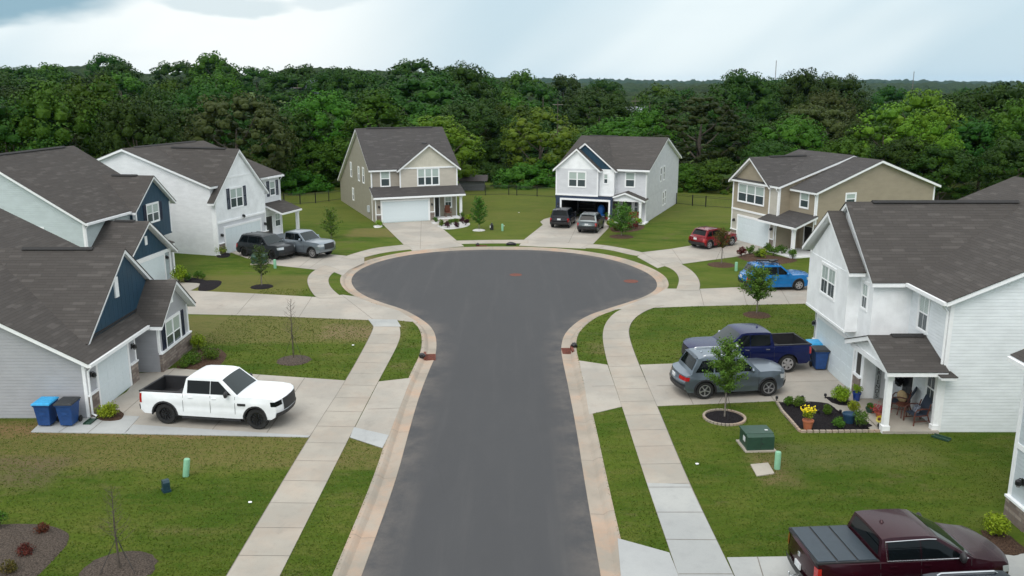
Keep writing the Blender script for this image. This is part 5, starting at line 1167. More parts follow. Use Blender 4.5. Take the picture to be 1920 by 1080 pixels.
    # cabin
    cab = [(rb, hb-.03), (cowl, hb-.03), (rf, H_-.045), (rf-.25, H_-.005), ((rf+rr)/2, H_), (rr+.2, H_-.012), (rr, H_-.05)]
    bm = bmesh.new(); skin(bm, cab, 1, grid=.3); skin(bm, cab, -1, grid=.3); bridge(bm, cab[1:]+[cab[0]], 0)
    bmesh.ops.remove_doubles(bm, verts=bm.verts, dist=.0008); bmesh.ops.recalc_face_normals(bm, faces=bm.faces); mk('cabin', bm, [bm_], root, smooth=32)
    def lerp(a, b, t): return (a[0]+(b[0]-a[0])*t, a[1]+(b[1]-a[1])*t)
    def patch(nm, corners, mat, k=6, off=.006, sm=30):
        """corners: chain of (x,z) points, s range"""
        ch, s0, s1 = corners; bm = bmesh.new(); prev = None; cc = Vector(((xf+xr)/2, 0, hb*.7))
        for x, z in ch:
            row = []
            for i in range(k+1):
                p = S(x, z, s0+(s1-s0)*i/k); row.append(bm.verts.new(p))
            if prev:
                for i in range(k): bm.faces.new((prev[i], prev[i+1], row[i+1], row[i]))
            prev = row
        bmesh.ops.recalc_face_normals(bm, faces=bm.faces); bm.normal_update()
        av = sum((f.normal for f in bm.faces), Vector()); c = sum((v.co for v in bm.verts), Vector())/len(bm.verts)
        if av.dot(c-cc) < 0: bmesh.ops.reverse_faces(bm, faces=bm.faces); bm.normal_update()
        for v in bm.verts: v.co = v.co + v.normal*off
        return mk(nm, bm, M[mat], root, smooth=sm)
    A, B_ = (cowl, hb-.03), (rf, H_-.045)
    patch('windscreen', ([lerp(A, B_, t) for t in (.07, .35, .65, .95)], -.90, .90), 'wglass')
    A, B_ = (rb, hb-.03), (rr, H_-.05); patch('rear_window', ([lerp(A, B_, t) for t in (.22, .5, .88)], -.84, .84), 'cglass')
    # side windows
    def sidepoly(nm, pts, s, mat, off=.007, extr=0, par=None):
        bm = bmesh.new(); skin(bm, pts, s, grid=.18, off=off); bm.normal_update()
        for f in bm.faces:
            if f.normal.y*s < 0: f.normal_flip()
        return mk(nm, bm, M[mat], par or root, smooth=30)
    zt = H_-.10; zb = hb+.035
    def xa_(z): t = (z-hb+.03)/(H_-.045-hb+.03); return cowl+(rf-cowl)*t
    def xr_(z): t = (z-hb+.03)/(H_-.05-hb+.03); return rb+(rr-rb)*t
    pil = o['pillars']
    segs = [(pil[0], None)] + [(b, a) for a, b in zip(pil[:-1], pil[1:])] + [(None, pil[-1])]
    for s in (-1, 1):
        front_w = [(pil[0]+.012, zb), (xa_(zb)-.16, zb), (xa_(zt)-.14, zt), (pil[0]+.012, zt)]
        sidepoly('side_window', front_w, s, 'cglass')
        for a, b in zip(pil[:-1], pil[1:]): sidepoly('side_window', [(b+.03, zb), (a-.012, zb), (a-.012, zt), (b+.03, zt)], s, 'cglass')
        qe = pil[-1]-.03; rw = [(xr_(zb)+.17, zb+.02), (qe, zb), (qe, zt), (xr_(zt)+.2, zt-.02)]
        if not truck or qe-xr_(zb) > .5: sidepoly('side_window', rw, s, 'cglass')
        if o.get('chromeline'): 
            bm = bmesh.new(); tube(bm, [S(xa_(zb)-.1, zb-.02, s, .012), S(qe+.02, zb-.02, s, .012), S(qe+.0, zt, s, .012), S(pil[0]+.2, zt+.03, s, .012), S(xa_(zt)-.12, zt+.02, s, .012)], .014, 5); mk('window_trim', bm, M['chrome'], root)
        # door seams, handles
        bm = bmesh.new()
        for x in [xa_(zb)-.02] + pil[:(-1 if truck else None)] + ([rb+.02] if truck else []):
            a = S(x, hb-.02, s, .004); 
            pts = [(x, hb-.02), (x, hb*.75), (x, gc+.16)]
            for p, q in zip(pts[:-1], pts[1:]):
                v = [S(p[0]-.007, p[1], s, .005), S(p[0]+.007, p[1], s, .005), S(q[0]+.007, q[1], s, .005), S(q[0]-.007, q[1], s, .005)]; bm.faces.new([bm.verts.new(c) for c in (v if s < 0 else v[::-1])])
        mk('door_seam', bm, M['plast'], root)
        for x in pil[:2]:
            bm = bmesh.new(); c = S(x+.16, hb-.13, s, .0); box(bm, c.x-.09, c.x+.09, min(c.y-.012*s, c.y+.03*s), max(c.y-.012*s, c.y+.03*s), c.z-.018, c.z+.018); mk('door_handle', bm, M[o.get('handle', body)], root)
        # mirror
        bm = bmesh.new(); c = S(xa_(zb)-.32, hb+.08, s, .0); bmesh.ops.create_icosphere(bm, subdivisions=2, radius=1, matrix=Matrix.Translation((c.x, c.y+s*.16, c.z+.02)) @ Matrix.Diagonal((.075, .12, .10 if not truck else .14, 1))); tube(bm, [(c.x, c.y-.02*s, c.z-.06), (c.x, c.y+s*.12, c.z-.02)], .025, 6); mk('side_mirror', bm, M[o.get('mirror', body)], root, smooth=50)
        # lamps
        zl, zh_ = o.get('hl', (hh-.30, hh-.12)); bm = bmesh.new()
        def fx(z): 
            f_ = [(xf-.05, gc+.1)]+front
            for (x0, z0), (x1, z1) in zip(f_[:-1], f_[1:]):
                if z0 <= z <= z1: return x0+(x1-x0)*(z-z0)/(z1-z0)
            return xf-.06
        def rx(z):
            f_ = (rear+[out[0]])[::-1]
            for (x0, z0), (x1, z1) in zip(f_[:-1], f_[1:]):
                if z0 <= z <= z1+1e-6: return x0+(x1-x0)*(z-z0)/max(1e-6, z1-z0)
            return xr+.05
        def wrap(nm, fn, z0, z1, si, xin, mat, off):
            bm = bmesh.new(); rows = []
            for z in (z0, (z0+z1)/2, z1):
                row = [S(fn(z), z, s*(si+(1-si)*i/4)) + Vector((off, 0, 0)) for i in range(5)]; row += [S(fn(z)+xin*i/2, z, s, .008) for i in (1, 2)]; row[4] = row[4] + Vector((0, s*.008, 0)); rows.append([bm.verts.new(p) for p in row])
            for a, b in zip(rows[:-1], rows[1:]):
                for i in range(6):
                    q = (a[i], a[i+1], b[i+1], b[i]); bm.faces.new(q)
            bmesh.ops.recalc_face_normals(bm, faces=bm.faces); return mk(nm, bm, M[mat], root, smooth=40)
        wrap('headlight', fx, zl, zh_, o.get('hs', .62), -.22, o.get('headm', 'head'), .008); tz0, tz1 = o.get('tl', (hb-.42, hb-.12)); wrap('tail_light', rx, tz0, tz1, o.get('ts', .84), .10 if truck else .22, 'tail', -.008)
    patch('grille', ([(xf-.0, gc+.30), (xf-.01, hh*.72), (xf-.055, hh-.11)] if o.get('bigg') else [(xf, gc+.32), (xf-.01, hh*.74)], -.60, .60), 'plast', 8, .012)
    patch('bumper', ([(xf-.05, gc+.1), (xf, gc+.27)], -.99, .99), o.get('bump', 'plast'), 12, .02)
    patch('bumper', ([(xr+.06, gc+.14), (xr+.03, gc+.33)], -.97, .97), o.get('bump', 'plast'), 12, .05)
    bm = bmesh.new(); zc = gc+.55 if not truck else gc+.42; x_ = rx(zc)-.035; box(bm, x_-.01, x_+.03, -.16, .16, zc-.08, zc+.08); mk('number_plate', bm, M['plate'], root)
    # arches
    if o.get('clad', True):
        for xc in xa:
            for s in (-1, 1):
                bm = bmesh.new(); prev = None; a0 = math.asin(max(-1, (gc-.03-r)/ar))
                for i in range(13):
                    t = a0+(math.pi-2*a0)*i/12; row = [bm.verts.new(S(xc+math.cos(t)*q, r+math.sin(t)*q, s, .018)) for q in (ar-.01, ar+.055)]
                    if prev: bm.faces.new((prev[0], prev[1], row[1], row[0]))
                    prev = row
                bmesh.ops.recalc_face_normals(bm, faces=bm.faces); bmesh.ops.solidify(bm, geom=bm.faces[:], thickness=.02); mk('arch_trim', bm, M['plast'], root)
    for s in (-1, 1):
        bm = bmesh.new(); x0, x1 = -wb/2+ar+.1, wb/2-ar-.1
        if truck: box(bm, x0+.1, x1-.05, min(s*W_/2*.86, s*W_/2*1.0), max(s*W_/2*.86, s*W_/2*1.0), gc-.12, gc-.05); mk('running_board', bm, M['plast'], root)
        else: box(bm, x0, x1, min(s*W_/2*.90, s*W_/2*.965), max(s*W_/2*.90, s*W_/2*.965), gc-.04, gc+.10); mk('sill', bm, M['plast'], root)
    # wheels
    rimm = M[o.get('rim', 'rimS')]; tw = .25 if truck else .22
    for xc in xa:
        for s in (-1, 1):
            yc = s*(W_/2-tw/2-.02); bm = bmesh.new(); lathe(bm, [(r*.62, -tw*.38), (r*.66, -tw/2), (r*.93, -tw/2), (r, -tw*.36), (r, tw*.36), (r*.93, tw/2), (r*.66, tw/2), (r*.62, tw*.38)][:], 30, (xc, yc, r), axis='y', cap=False); wh = mk('wheel', bm, M['tyre'], root, smooth=40)
            bm = bmesh.new(); yo = yc+s*(tw/2-.015); ns = o.get('spokes', 5)
            lathe(bm, [(r*.56, -.012), (r*.66, -.012), (r*.66, .012), (r*.56, .012), (r*.56, -.012)], 30, (xc, yo-s*.0, r), axis='y', cap=False)
            for k in range(ns):
                a = 2*math.pi*k/ns+.3; m_ = Matrix.Translation((xc, yo-s*.01, r)) @ Matrix.Rotation(a, 4, 'Y') @ Matrix.Translation((r*.34, 0, 0)) @ Matrix.Diagonal((r*.56, .03, r*o.get('sw', .17), 1)); bmesh.ops.create_cube(bm, size=1, matrix=m_)
            bmesh.ops.create_cone(bm, cap_ends=True, segments=14, radius1=r*.14, radius2=r*.11, depth=.05, matrix=Matrix.Translation((xc, yo, r)) @ Matrix.Rotation(R(-90*s), 4, 'X'))
            mk('rim', bm, rimm, wh, smooth=30); bm = bmesh.new(); lathe(bm, [(r*.64, -.02), (r*.64, .0)], 24, (xc, yo-s*.06, r), axis='y'); mk('hub', bm, M['plast'], wh)
    if o.get('rails'):
        for s in (-1, 1):
            bm = bmesh.new(); pts = [S(rf-.25+(rr+.25-rf+.25)*t, H_-.01, s*.80)+Vector((0, 0, .05 if 0 < t < 1 else -.0)) for t in (0, .06, .5, .94, 1)]; tube(bm, pts, .018, 6); mk('roof_rail', bm, M[o['rails']], root)
    if o.get('sunroof'): patch('sunroof', ([(rf-.35, H_-.003), ((rf+rr)/2-.1, H_)], -.5, .5), 'cglass', 6, .004)
    if o.get('tonneau'):
        bx0, bx1 = xr+.10, rb-.02; bm = bmesh.new(); n_ = o['tonneau']; ln = (bx1-bx0)/n_
        for i in range(n_): box(bm, bx0+i*ln+.03, bx0+(i+1)*ln-.03, -W_/2*.88, W_/2*.88, hb+.012, hb+.055)
        box(bm, bx0, bx1, -W_/2*.9, W_/2*.9, hb+.0, hb+.034, 1); mk('tonneau_cover', bm, [M['tonneau'], M['plast']], root)
    bm = bmesh.new(); fin = S(rr+.35, H_, 0); bmesh.ops.create_cone(bm, cap_ends=True, segments=8, radius1=.06, radius2=.012, depth=.07, matrix=Matrix.Translation(fin+Vector((0, 0, .03)))); mk('antenna', bm, bm_, root)
    if not truck:
        bm = bmesh.new(); c = [S(rr+.02, H_-.03, s_) for s_ in (-.86, -.4, 0, .4, .86)]; 
        for a, b in zip(c[:-1], c[1:]): bm.faces.new([bm.verts.new(v) for v in (a, b, b+Vector((-.16, 0, -.015)), a+Vector((-.16, 0, -.015)))])
        bmesh.ops.solidify(bm, geom=bm.faces[:], thickness=.03); mk('spoiler', bm, bm_, root)
    root['_S'] = 1; del root['_S']
    return root, S
TR = dict(L=5.88, W=2.03, wb=3.745, r=.42, gc=.42, belt=1.28, hood=1.24, H=1.90, cowl=1.12, rf=.42, rr=-.98, rb=-1.12, truck=True, pillars=[.02, -.95], tumble=.26, bigg=True, clad=True, round_f=.22, fo=.99)
SUV = dict(L=4.71, W=1.86, wb=2.706, r=.37, gc=.30, belt=1.08, hood=1.06, H=1.70, cowl=.98, rf=.30, rr=-1.62, rb=-1.98, deck=1.05, pillars=[-.06, -.98], tumble=.30, rails='chrome', fo=.93)
def by_wheels(rp, fp, W_, near=-1):
    """rear and front wheel contact pixels on the near side; near=-1: vehicle's right side is seen"""
    a, b = G(*rp), G(*fp); d = (b-a); an = math.atan2(d.y, d.x); m_ = (a+b)/2; n = Vector((-d.y, d.x, 0)).normalized(); c = m_ - n*near*(W_/2-.1); return c, an, d.length
def V(name, label, wheels, dims, body, near=-1, sc=None, cat='car', fixlen=True, **k):
    d = dict(dims); d.update(k); c, an, ln = by_wheels(*wheels, d['W'], near); s = sc if sc else ln/d['wb']; return vehicle(name, label, c, an, s, body, d, cat)
rw, Sw = V('pickup_truck', 'white crew-cab pickup truck with open bed and black wheels on the left driveway', ((308.5,795), (488.8,806)), TR, 'car_white', sc=.965, cat='pickup truck', rim='rimB', spokes=10, sw=.07, mirror='plast', headm='cglass', hs=.66, clad=True, tl=(.85,1.22), bump='plast')
for s_ in (-1, 1):
    bm = bmesh.new(); c = Sw(1.30, .98, s_, .012); box(bm, c.x-.16, c.x+.16, c.y-.012, c.y+.012, c.z-.045, c.z+.045); mk('fender_badge', bm, M['plast'], rw)
sa = by_wheels((1321,748.5), (1438,743), 1.86)[1]
V('suv', 'silver crossover with black and silver wheels parked beside the navy pickup', ((1321,748.5), (1438,743)), SUV, 'car_silver', sc=1.0, cat='car', sunroof=True, spokes=5, sw=.12, rim='rimS', tl=(.80,.95), ts=.55)
# navy pickup heads towards the road
a = G(1474.4,699); dv = Vector((math.cos(sa+math.pi), math.sin(sa+math.pi), 0)); nr = Vector((-dv.y, dv.x, 0)); c = a+dv*3.55/2*.97 - nr*(2.02/2-.1)
TN = dict(TR); TN.update(wb=3.55, L=5.75, handle='chrome', mirror='chrome', rim='rimS', spokes=6, sw=.26, clad=False, bump='chrome', tl=(.88,1.2)); vehicle('pickup_truck', 'dark navy pickup truck with open bed and chrome wheels, nose towards the road', c, sa+math.pi, .97, 'car_navy', TN, 'pickup truck')
rb_, Sb = V('hatchback', 'bright blue crossover with roof bars in the driveway behind the large white house', ((1414.5,546.5), (1502,545)), SUV, 'car_blue', sc=.98, L=4.46, W=1.80, wb=2.665, r=.35, H=1.60, belt=1.0, hood=.98, gc=.27, rails='plast', cowl=.92, rf=.2, rr=-1.5, rb=-1.9, deck=.98, spokes=6, sw=.2)
for x_ in (-.95, .05):
    bm = bmesh.new(); tube(bm, [(x_, -.66, 1.60), (x_, -.64, 1.70), (x_, .64, 1.70), (x_, .66, 1.60)], .03, 6); mk('roof_bar', bm, M['plast'], rb_)
bm = bmesh.new(); box(bm, -1.1, .25, .1, .32, 1.73, 1.80); box(bm, -.4, -.1, -.3, .1, 1.73, 1.82); mk('roof_carrier', bm, M['plast'], rb_)
V('hatchback', 'red crossover parked in front of the tan house garage', ((1325,468.3), (1375.8,460.5)), SUV, 'car_red', sc=.96, L=4.40, W=1.80, wb=2.655, r=.35, H=1.54, belt=.98, hood=.97, gc=.27, rails='plast', cowl=.86, rf=.12, rr=-1.45, rb=-1.86, deck=.97, bump='plast')
V('suv', 'black boxy off-road vehicle parked left of the grey crossover at the open garage', ((1066,429.3), (1081,417)), SUV, 'car_black', sc=.93, L=4.62, W=1.86, H=1.72, rr=-1.85, rb=-2.0, gc=.34, rails='plast', r=.38)
V('suv', 'grey crossover parked right of the black vehicle at the open garage', ((1118,439), (1133.4,426)), SUV, 'car_grey', sc=.93, L=4.60, W=1.85, wb=2.69, H=1.66)
ca = by_wheels((454.6,481), (516,488.7), 1.95)[1]
V('suv', 'dark charcoal three-row vehicle with black wheels in front of the white house garage', ((454.6,481), (516,488.7)), SUV, 'car_charcoal', sc=.93, L=5.0, W=1.98, wb=3.02, H=1.74, belt=1.12, hood=1.12, rf=.35, rr=-1.85, rb=-2.2, cowl=1.0, pillars=[-.1, -1.1], deck=1.1, rim='rimB', rails='plast', r=.39, bigg=True)
b_ = G(585.8,485); dv = Vector((math.cos(ca), math.sin(ca), 0)); nr = Vector((-dv.y, dv.x, 0)); TS = dict(TR); TS.update(wb=3.68, tonneau=1, rim='rimS', spokes=8, sw=.12, bump='car_pale'); c = b_ - dv*3.68/2*.93 + nr*(2.03/2-.1)
vehicle('pickup_truck', 'silver-blue pickup truck with black bed cover beside the charcoal vehicle', c, ca, .93, 'car_pale', TS, 'pickup truck')
# maroon pickup: corners of its bed cover at rail height give place and heading
zr_ = 1.345; p1, p2, p3, p4 = G(1490.6,990,zr_), G(1532,1052.8,zr_), G(1591.7,980.8,zr_), G(1647.5,1045.7,zr_)
fw = ((p3-p1)+(p4-p2)).normalized(); an = math.atan2(fw.y, fw.x); mid = (p1+p2+p3+p4)/4; print('maroon', an, (p2-p1).length, (p3-p1).length, mid)
an = R(4.5); fw = Vector((math.cos(an), math.sin(an), 0)); TM = dict(TR); TM.update(L=5.34, W=1.96, wb=3.18, fo=.96, H=1.82, belt=1.26, hood=1.15, gc=.32, r=.39, tonneau=3, chromeline=True, rim='rimS', spokes=6, sw=.18, tumble=.36, clad=False, cowl=1.42, rf=.42, rr=-1.0, rb=-1.10, pillars=[-.02, -.90], mirror='plast'); cbed = -1.905
c = Vector((8.02, 19.85, 0)) - fw.normalized()*cbed*.97; c.z = 0
rm_, Sm = vehicle('pickup_truck', 'maroon pickup truck with folding dark bed cover at the bottom right', c, an, .97, 'car_maroon', TM, 'pickup truck')
q = G(1850,1068,1.66); SU = dict(SUV); SU.update(rails='chrome'); vehicle('suv', 'dark vehicle roof and windscreen cut off by the bottom edge, beside the maroon pickup', Vector((q.x+.1, q.y-.80, 0)), an, 1.0, 'car_darkblue', SU, 'car')

bm = bmesh.new(); x_ = Sm(-2.76, 1.0, 0).x; bmesh.ops.create_icosphere(bm, subdivisions=2, radius=1, matrix=Matrix.Translation((x_-.015, 0, 1.04)) @ Matrix.Diagonal((.02, .09, .07, 1))); mk('tailgate_emblem', bm, M['chrome'], rm_)
bm = bmesh.new(); tube(bm, [(x_+.1, 0, .42), (x_-.22, 0, .42), (x_-.24, 0, .50)], .028, 7); bmesh.ops.create_icosphere(bm, subdivisions=2, radius=.032, matrix=Matrix.Translation((x_-.24, 0, .53))); mk('tow_hitch', bm, M['chrome'], rm_)
# ------------------------------------------------------------------ PROPS
def bin_(px, py, lid, label, ang=0.0, loc=None):
    p = Vector(loc) if loc else G(px, py); root = empty('wheelie_bin', (p.x, p.y, .03), ang); tag(root, label, 'wheelie bin', None); bm = bmesh.new()
    def fr(z, hx, hy): return [bm.verts.new((x*hx, y*hy, z)) for x, y in ((-1, -1), (1, -1), (1, 1), (-1, 1))]
    r_ = [fr(.05, .22, .25), fr(.82, .29, .33), fr(.82, .32, .36), fr(.88, .32, .36)]
    for a, b in zip(r_[:-1], r_[1:]):
        for i in range(4): bm.faces.new((a[i], a[(i+1) % 4], b[(i+1) % 4], b[i]))
    bm.faces.new(r_[0][::-1]); bm.faces.new(r_[-1]); box(bm, -.10, .10, -.305, -.27, .45, .60); bmesh.ops.bevel(bm, geom=[e for e in bm.edges], offset=.012, segments=1, affect='EDGES'); mk('bin_body', bm, M['binblue'], root)
    bm = bmesh.new(); vs = []
    for z, s in ((.885, 1.04), (.93, 1.0), (.965, .8)): vs.append([bm.verts.new((x*.33*s, y*.37*s, z+(.03 if y > 0 else 0))) for x, y in ((-1, -1), (1, -1), (1, 1), (-1, 1))])
    for a, b in zip(vs[:-1], vs[1:]):
        for i in range(4): bm.faces.new((a[i], a[(i+1) % 4], b[(i+1) % 4], b[i]))
    bm.faces.new(vs[-1]); bm.faces.new(vs[0][::-1]); mk('lid', bm, M[lid], root)
    bm = bmesh.new(); tube(bm, [(-.25, .42, .86), (.25, .42, .86)], .02, 6); mk('handle', bm, M['plast'], root)
    for s in (-1, 1): bm = bmesh.new(); bmesh.ops.create_cone(bm, cap_ends=True, segments=16, radius1=.12, radius2=.12, depth=.05, matrix=Matrix.Translation((s*.27, .3, .12)) @ Matrix.Rotation(R(90), 4, 'Y')); mk('wheel', bm, M['tyre'], root)
M['binblue'] = plain('bin_blue', (.012, .055, .19), .5); M['lidblue'] = plain('lid_light_blue', (.03, .32, .62), .45); M['lidblack'] = plain('lid_charcoal', (.02, .022, .025), .5)
bin_(90,797,'lidblue','blue bin with light blue lid, left one of the two beside the near left house'); bin_(131,797,'lidblack','blue bin with black lid at the near left house downspout')
bin_(1500,668,'lidblue','blue bin with bright lid behind the tailgate of the navy pickup', loc=G(1529,643,.93)); bin_(1536,694,'lidblack','blue bin with black lid next to the white garage door', loc=G(1538,655,.93))
M['utilG'] = plain('utility_green', (.018, .055, .035), .5); M['markG'] = plain('marker_pale_green', (.20, .42, .27), .6, var=.06); M['teal'] = plain('pedestal_teal', (.008, .035, .05), .5); M['rust'] = plain('rusty_iron', (.13, .035, .02), .8, var=.4, scale=14)
def transformer(px, py, ang, label, s=1.0):
    p = G(px, py); root = empty('transformer_box', (p.x, p.y, .0), ang, s); tag(root, label, 'utility box'); bm = bmesh.new(); box(bm, -.6, .6, -.52, .62, 0, .06); mk('concrete_pad', bm, M['walk'], root)
    bm = bmesh.new(); box(bm, -.5, .5, -.28, .5, .06, .62); A = [bm.verts.new(v) for v in ((-.52, -.45, .06), (.52, -.45, .06), (.52, -.28, .06), (-.52, -.28, .06), (-.52, -.45, .58), (.52, -.45, .58), (.52, -.28, .66), (-.52, -.28, .66))]
    for f in ((0, 1, 5, 4), (1, 2, 6, 5), (3, 0, 4, 7), (4, 5, 6, 7), (2, 3, 7, 6)): bm.faces.new([A[i] for i in f])
    bmesh.ops.recalc_face_normals(bm, faces=bm.faces); mk('cabinet', bm, M['utilG'], root); bm = bmesh.new(); box(bm, -.54, .54, -.27, .54, .622, .67); mk('lid', bm, M['utilG'], root)
    bm = bmesh.new(); box(bm, -.006, .006, -.458, -.448, .08, .57); box(bm, .04, .08, -.47, -.45, .3, .34); mk('door_latch', bm, M['plast'], root); bm = bmesh.new(); box(bm, .3, .42, -.0, .08, .671, .676); mk('sticker', bm, M['plate'], root); bm = bmesh.new(); box(bm, -.526, -.521, -.2, .05, .3, .5); mk('sticker', bm, M['plate'], root)
transformer(1418,838,R(4),'dark green transformer box on a concrete pad on the right lawn',.92); transformer(487,494,R(5),'dark green transformer box behind the thin young tree on the left', .95)
def marker(px, py, label, lean=(0, 0), h=.62, r=.10):
    p = G(px, py); bm = bmesh.new(); d = Vector((lean[0], lean[1], 1)); tube(bm, [Vector((0, 0, -.05)), d*h*.94, d*h*.985, d*h], [r, r, r*.85, r*.5], 16); o = mk('utility_marker', bm, M['markG'], smooth=40, loc=p); tag(o, label, 'utility marker')
marker(1457,879,'pale green upright utility post beside the transformer on the right lawn'); marker(348,893,'pale green utility post leaning right on the bottom left lawn',(.16,.0)); marker(516,503,'pale green utility post near the charcoal vehicle'); marker(942,433,'pale green utility post on the lawn between the two central houses'); marker(1380,508,'pale green utility post on the lawn below the tan house')
p = G(312,921); root = empty('utility_pedestal', p, R(-55)); tag(root, 'dark teal utility pedestal with white label on the bottom left lawn', 'utility box'); bm = bmesh.new(); box(bm, -.14, .14, -.12, .12, 0, .08); A = [(-.12, 0), (.12, 0), (.12, .32), (.07, .39), (-.07, .39), (-.12, .32)]
a = [bm.verts.new((x, -.10, z)) for x, z in A]; b = [bm.verts.new((x, .10, z)) for x, z in A]; bm.faces.new(a); bm.faces.new(b[::-1])
for i in range(6): bm.faces.new((a[i], b[i], b[(i+1) % 6], a[(i+1) % 6]))
bmesh.ops.recalc_face_normals(bm, faces=bm.faces); mk('pedestal_body', bm, M['teal'], root); bm = bmesh.new(); box(bm, -.07, .07, .101, .106, .12, .27); mk('label_plate', bm, M['plate'], root); bm = bmesh.new(); box(bm, -.08, .08, .1015, .107, .285, .32); mk('warning_strip', bm, plain('orange_strip', (.45, .16, .06), .5), root)
o = poly_sheet('ground_cover_plate', [G(1407,872), G(1440,869), G(1452,889), G(1419,894)], .035, M['walk'], .05); tag(o, 'rounded grey utility lid set in the lawn below the transformer', 'utility lid')
def disc(px, py, r_, label, z=-.066):
    p = G(px, py); bm = bmesh.new(); lathe(bm, [(r_, 0), (r_, .006), (r_*.86, .008), (r_*.84, .004), (r_*.5, .006), (.02, .006)], 28, (p.x, p.y, z)); o = mk('manhole_cover', bm, M['rust'], smooth=30); tag(o, label, 'manhole cover')
disc(967,513.5,.42,'rusty manhole cover near the middle of the bulb'); disc(1183,525.5,.48,'rusty manhole cover near the right rim of the bulb')
def drain(px, py, ang, label, dark=False):
    p = G(px, py); root = empty('storm_drain', (p.x, p.y, -.095), ang); tag(root, label, 'storm drain'); bm = bmesh.new(); box(bm, -.45, .45, -.22, .22, .0, .03)
    for i in range(9): box(bm, -.40+i*.09, -.355+i*.09, -.18, .18, .03, .045)
    mk('grate', bm, M['rust'], root); bm = bmesh.new(); box(bm, -.42, .42, .22, .34, .0, .16); mk('inlet_hood', bm, M['black'] if dark else M['rust'], root)
    bm = bmesh.new(); bmesh.ops.create_icosphere(bm, subdivisions=2, radius=1, matrix=Matrix.Translation((-.3 if not dark else 0, .4, .2)) @ Matrix.Diagonal((.16 if not dark else .42, .16, .14, 1)))
    for v in bm.verts: v.co += Vector((random.uniform(-.02, .02), random.uniform(-.02, .02), random.uniform(-.03, .03)))
    mk('filter_bag', bm, M['black'], root, smooth=60)
drain(808,666.5,R(95),'rusty storm drain with black filter bag on the left kerb'); drain(1062,655,R(-88),'rusty storm drain with black filter bag on the right kerb'); drain(903,462.8,R(3),'rusty storm drain at the back of the bulb'); drain(958,461.3,R(-2),'storm drain covered by a black bag at the back of the bulb',True)
# ---- fences
def fence(px, label, gate=None):
    P_ = [G(*p) for p in px]; root = empty('fence', P_[0]); tag(root, label, 'fence'); H_ = 1.12
    for a, b in zip(P_[:-1], P_[1:]):
        L_ = (b-a).length; n = max(1, round(L_/2.4)); a = a-P_[0]; b = b-P_[0]
        for i in range(n+1):
            if i == n and not (b+P_[0]-P_[-1]).length < .01: continue
            c = a.lerp(b, i/n); bm = bmesh.new(); box(bm, c.x-.04, c.x+.04, c.y-.04, c.y+.04, -.1, H_+.05); mk('post', bm, M['fence'], root)
        bm = bmesh.new(); d = (b-a).normalized()
        for z in (.12, H_-.18, H_-.03): tube(bm, [a+Vector((0, 0, z)), b+Vector((0, 0, z))], .018, 4)
        k = int(L_/.13)
        for i in range(k): c = a.lerp(b, (i+.5)/k); tube(bm, [c+Vector((0, 0, .05)), c+Vector((0, 0, H_))], .008, 4, cap=False)
        mk('picket_panel', bm, M['fence'], root)
fence([(505,384),(533,383),(563,383),(592,381),(641,374.5)],'black metal picket fence between the white house and the beige house')
fence([(866,366.7),(954,365.6),(969,366.6),(1007,368.6),(1042,371)],'black metal picket fence between the beige house and the pale grey house')
fence([(1268,382.6),(1298,386),(1323,388),(1376,392)],'black metal picket fence between the pale grey house and the tan house')
# ---- background buildings, poles, masts, clearings
def simple_building(px, basey, d, w_, h_, dep, wm, rm, label, rh=1.5, name='building', z=None, ang=0, win=3):
    x = px_world(px, d); z0 = (CAM_H - d*(basey-HOR)/F_PX) if z is None else z; root = empty(name, (x, d, z0), R(ang)); tag(root, label, 'building'); bm = bmesh.new(); box(bm, -w_/2, w_/2, 0, dep, -3, h_); mk('wall', bm, wm, root)
    bm = bmesh.new(); A = [(-.4, h_), (dep/2, h_+rh), (dep+.4, h_)]; a = [bm.verts.new((-w_/2-.4, y, z_)) for y, z_ in A]; b = [bm.verts.new((w_/2+.4, y, z_)) for y, z_ in A]; bm.faces.new(a); bm.faces.new(b[::-1])
    for i in range(3): bm.faces.new((a[i], b[i], b[(i+1) % 3], a[(i+1) % 3]))
    bmesh.ops.recalc_face_normals(bm, faces=bm.faces); mk('roof', bm, rm, root)
    for i in range(win): bm = bmesh.new(); c = -w_/2+w_*(i+.5)/3; box(bm, c-.5, c+.5, -.04, -.01, h_*.4, h_*.8); mk('window', bm, M['pane'], root)
    return root
simple_building(884,352,104,3.0,1.15,3,plain('shed_grey', (.11, .115, .12), .8),plain('shed_roof', (.06, .05, .048), .8),'low grey shed with brown roof seen between the two central houses',.55,'shed',win=0)
simple_building(1187,215,235,7.5,1.6,5,plain('far_white', (.45, .48, .52), .7),plain('far_roof', (.20, .22, .25), .7),'pale building across the distant clearing',.8)
simple_building(573,188,235,7,3.2,6,plain('far_slate', (.10, .13, .17), .7),plain('far_slate_roof', (.05, .065, .09), .7),'dark slate-roofed house among trees on the left hill',2.2,'house')
def pole(px, topy, d, h_, label, arm=1.1):
    x = px_world(px, d); zt = CAM_H - d*(topy-HOR)/F_PX; root = empty('utility_pole', (x, d, zt-h_)); tag(root, label, 'utility pole'); bm = bmesh.new(); tube(bm, [(0, 0, -2), (0, 0, h_)], [.12, .08], 8); mk('pole_shaft', bm, M['bark'], root)
    if arm: bm = bmesh.new(); box(bm, -arm, arm, -.06, .06, h_-.9, h_-.75); mk('cross_arm', bm, M['barkL'], root)
pole(568,158,225,8,'wooden utility pole beside the slate-roofed house on the left hill'); pole(1044,187,190,7,'wooden utility pole between tree crowns above the gap, left one'); pole(1017,180,200,7,'wooden utility pole without arm left of centre',0); pole(1186,182,230,8,'utility pole above the distant pale building'); pole(1213,189,225,7,'short utility pole right of the distant pale building',0)
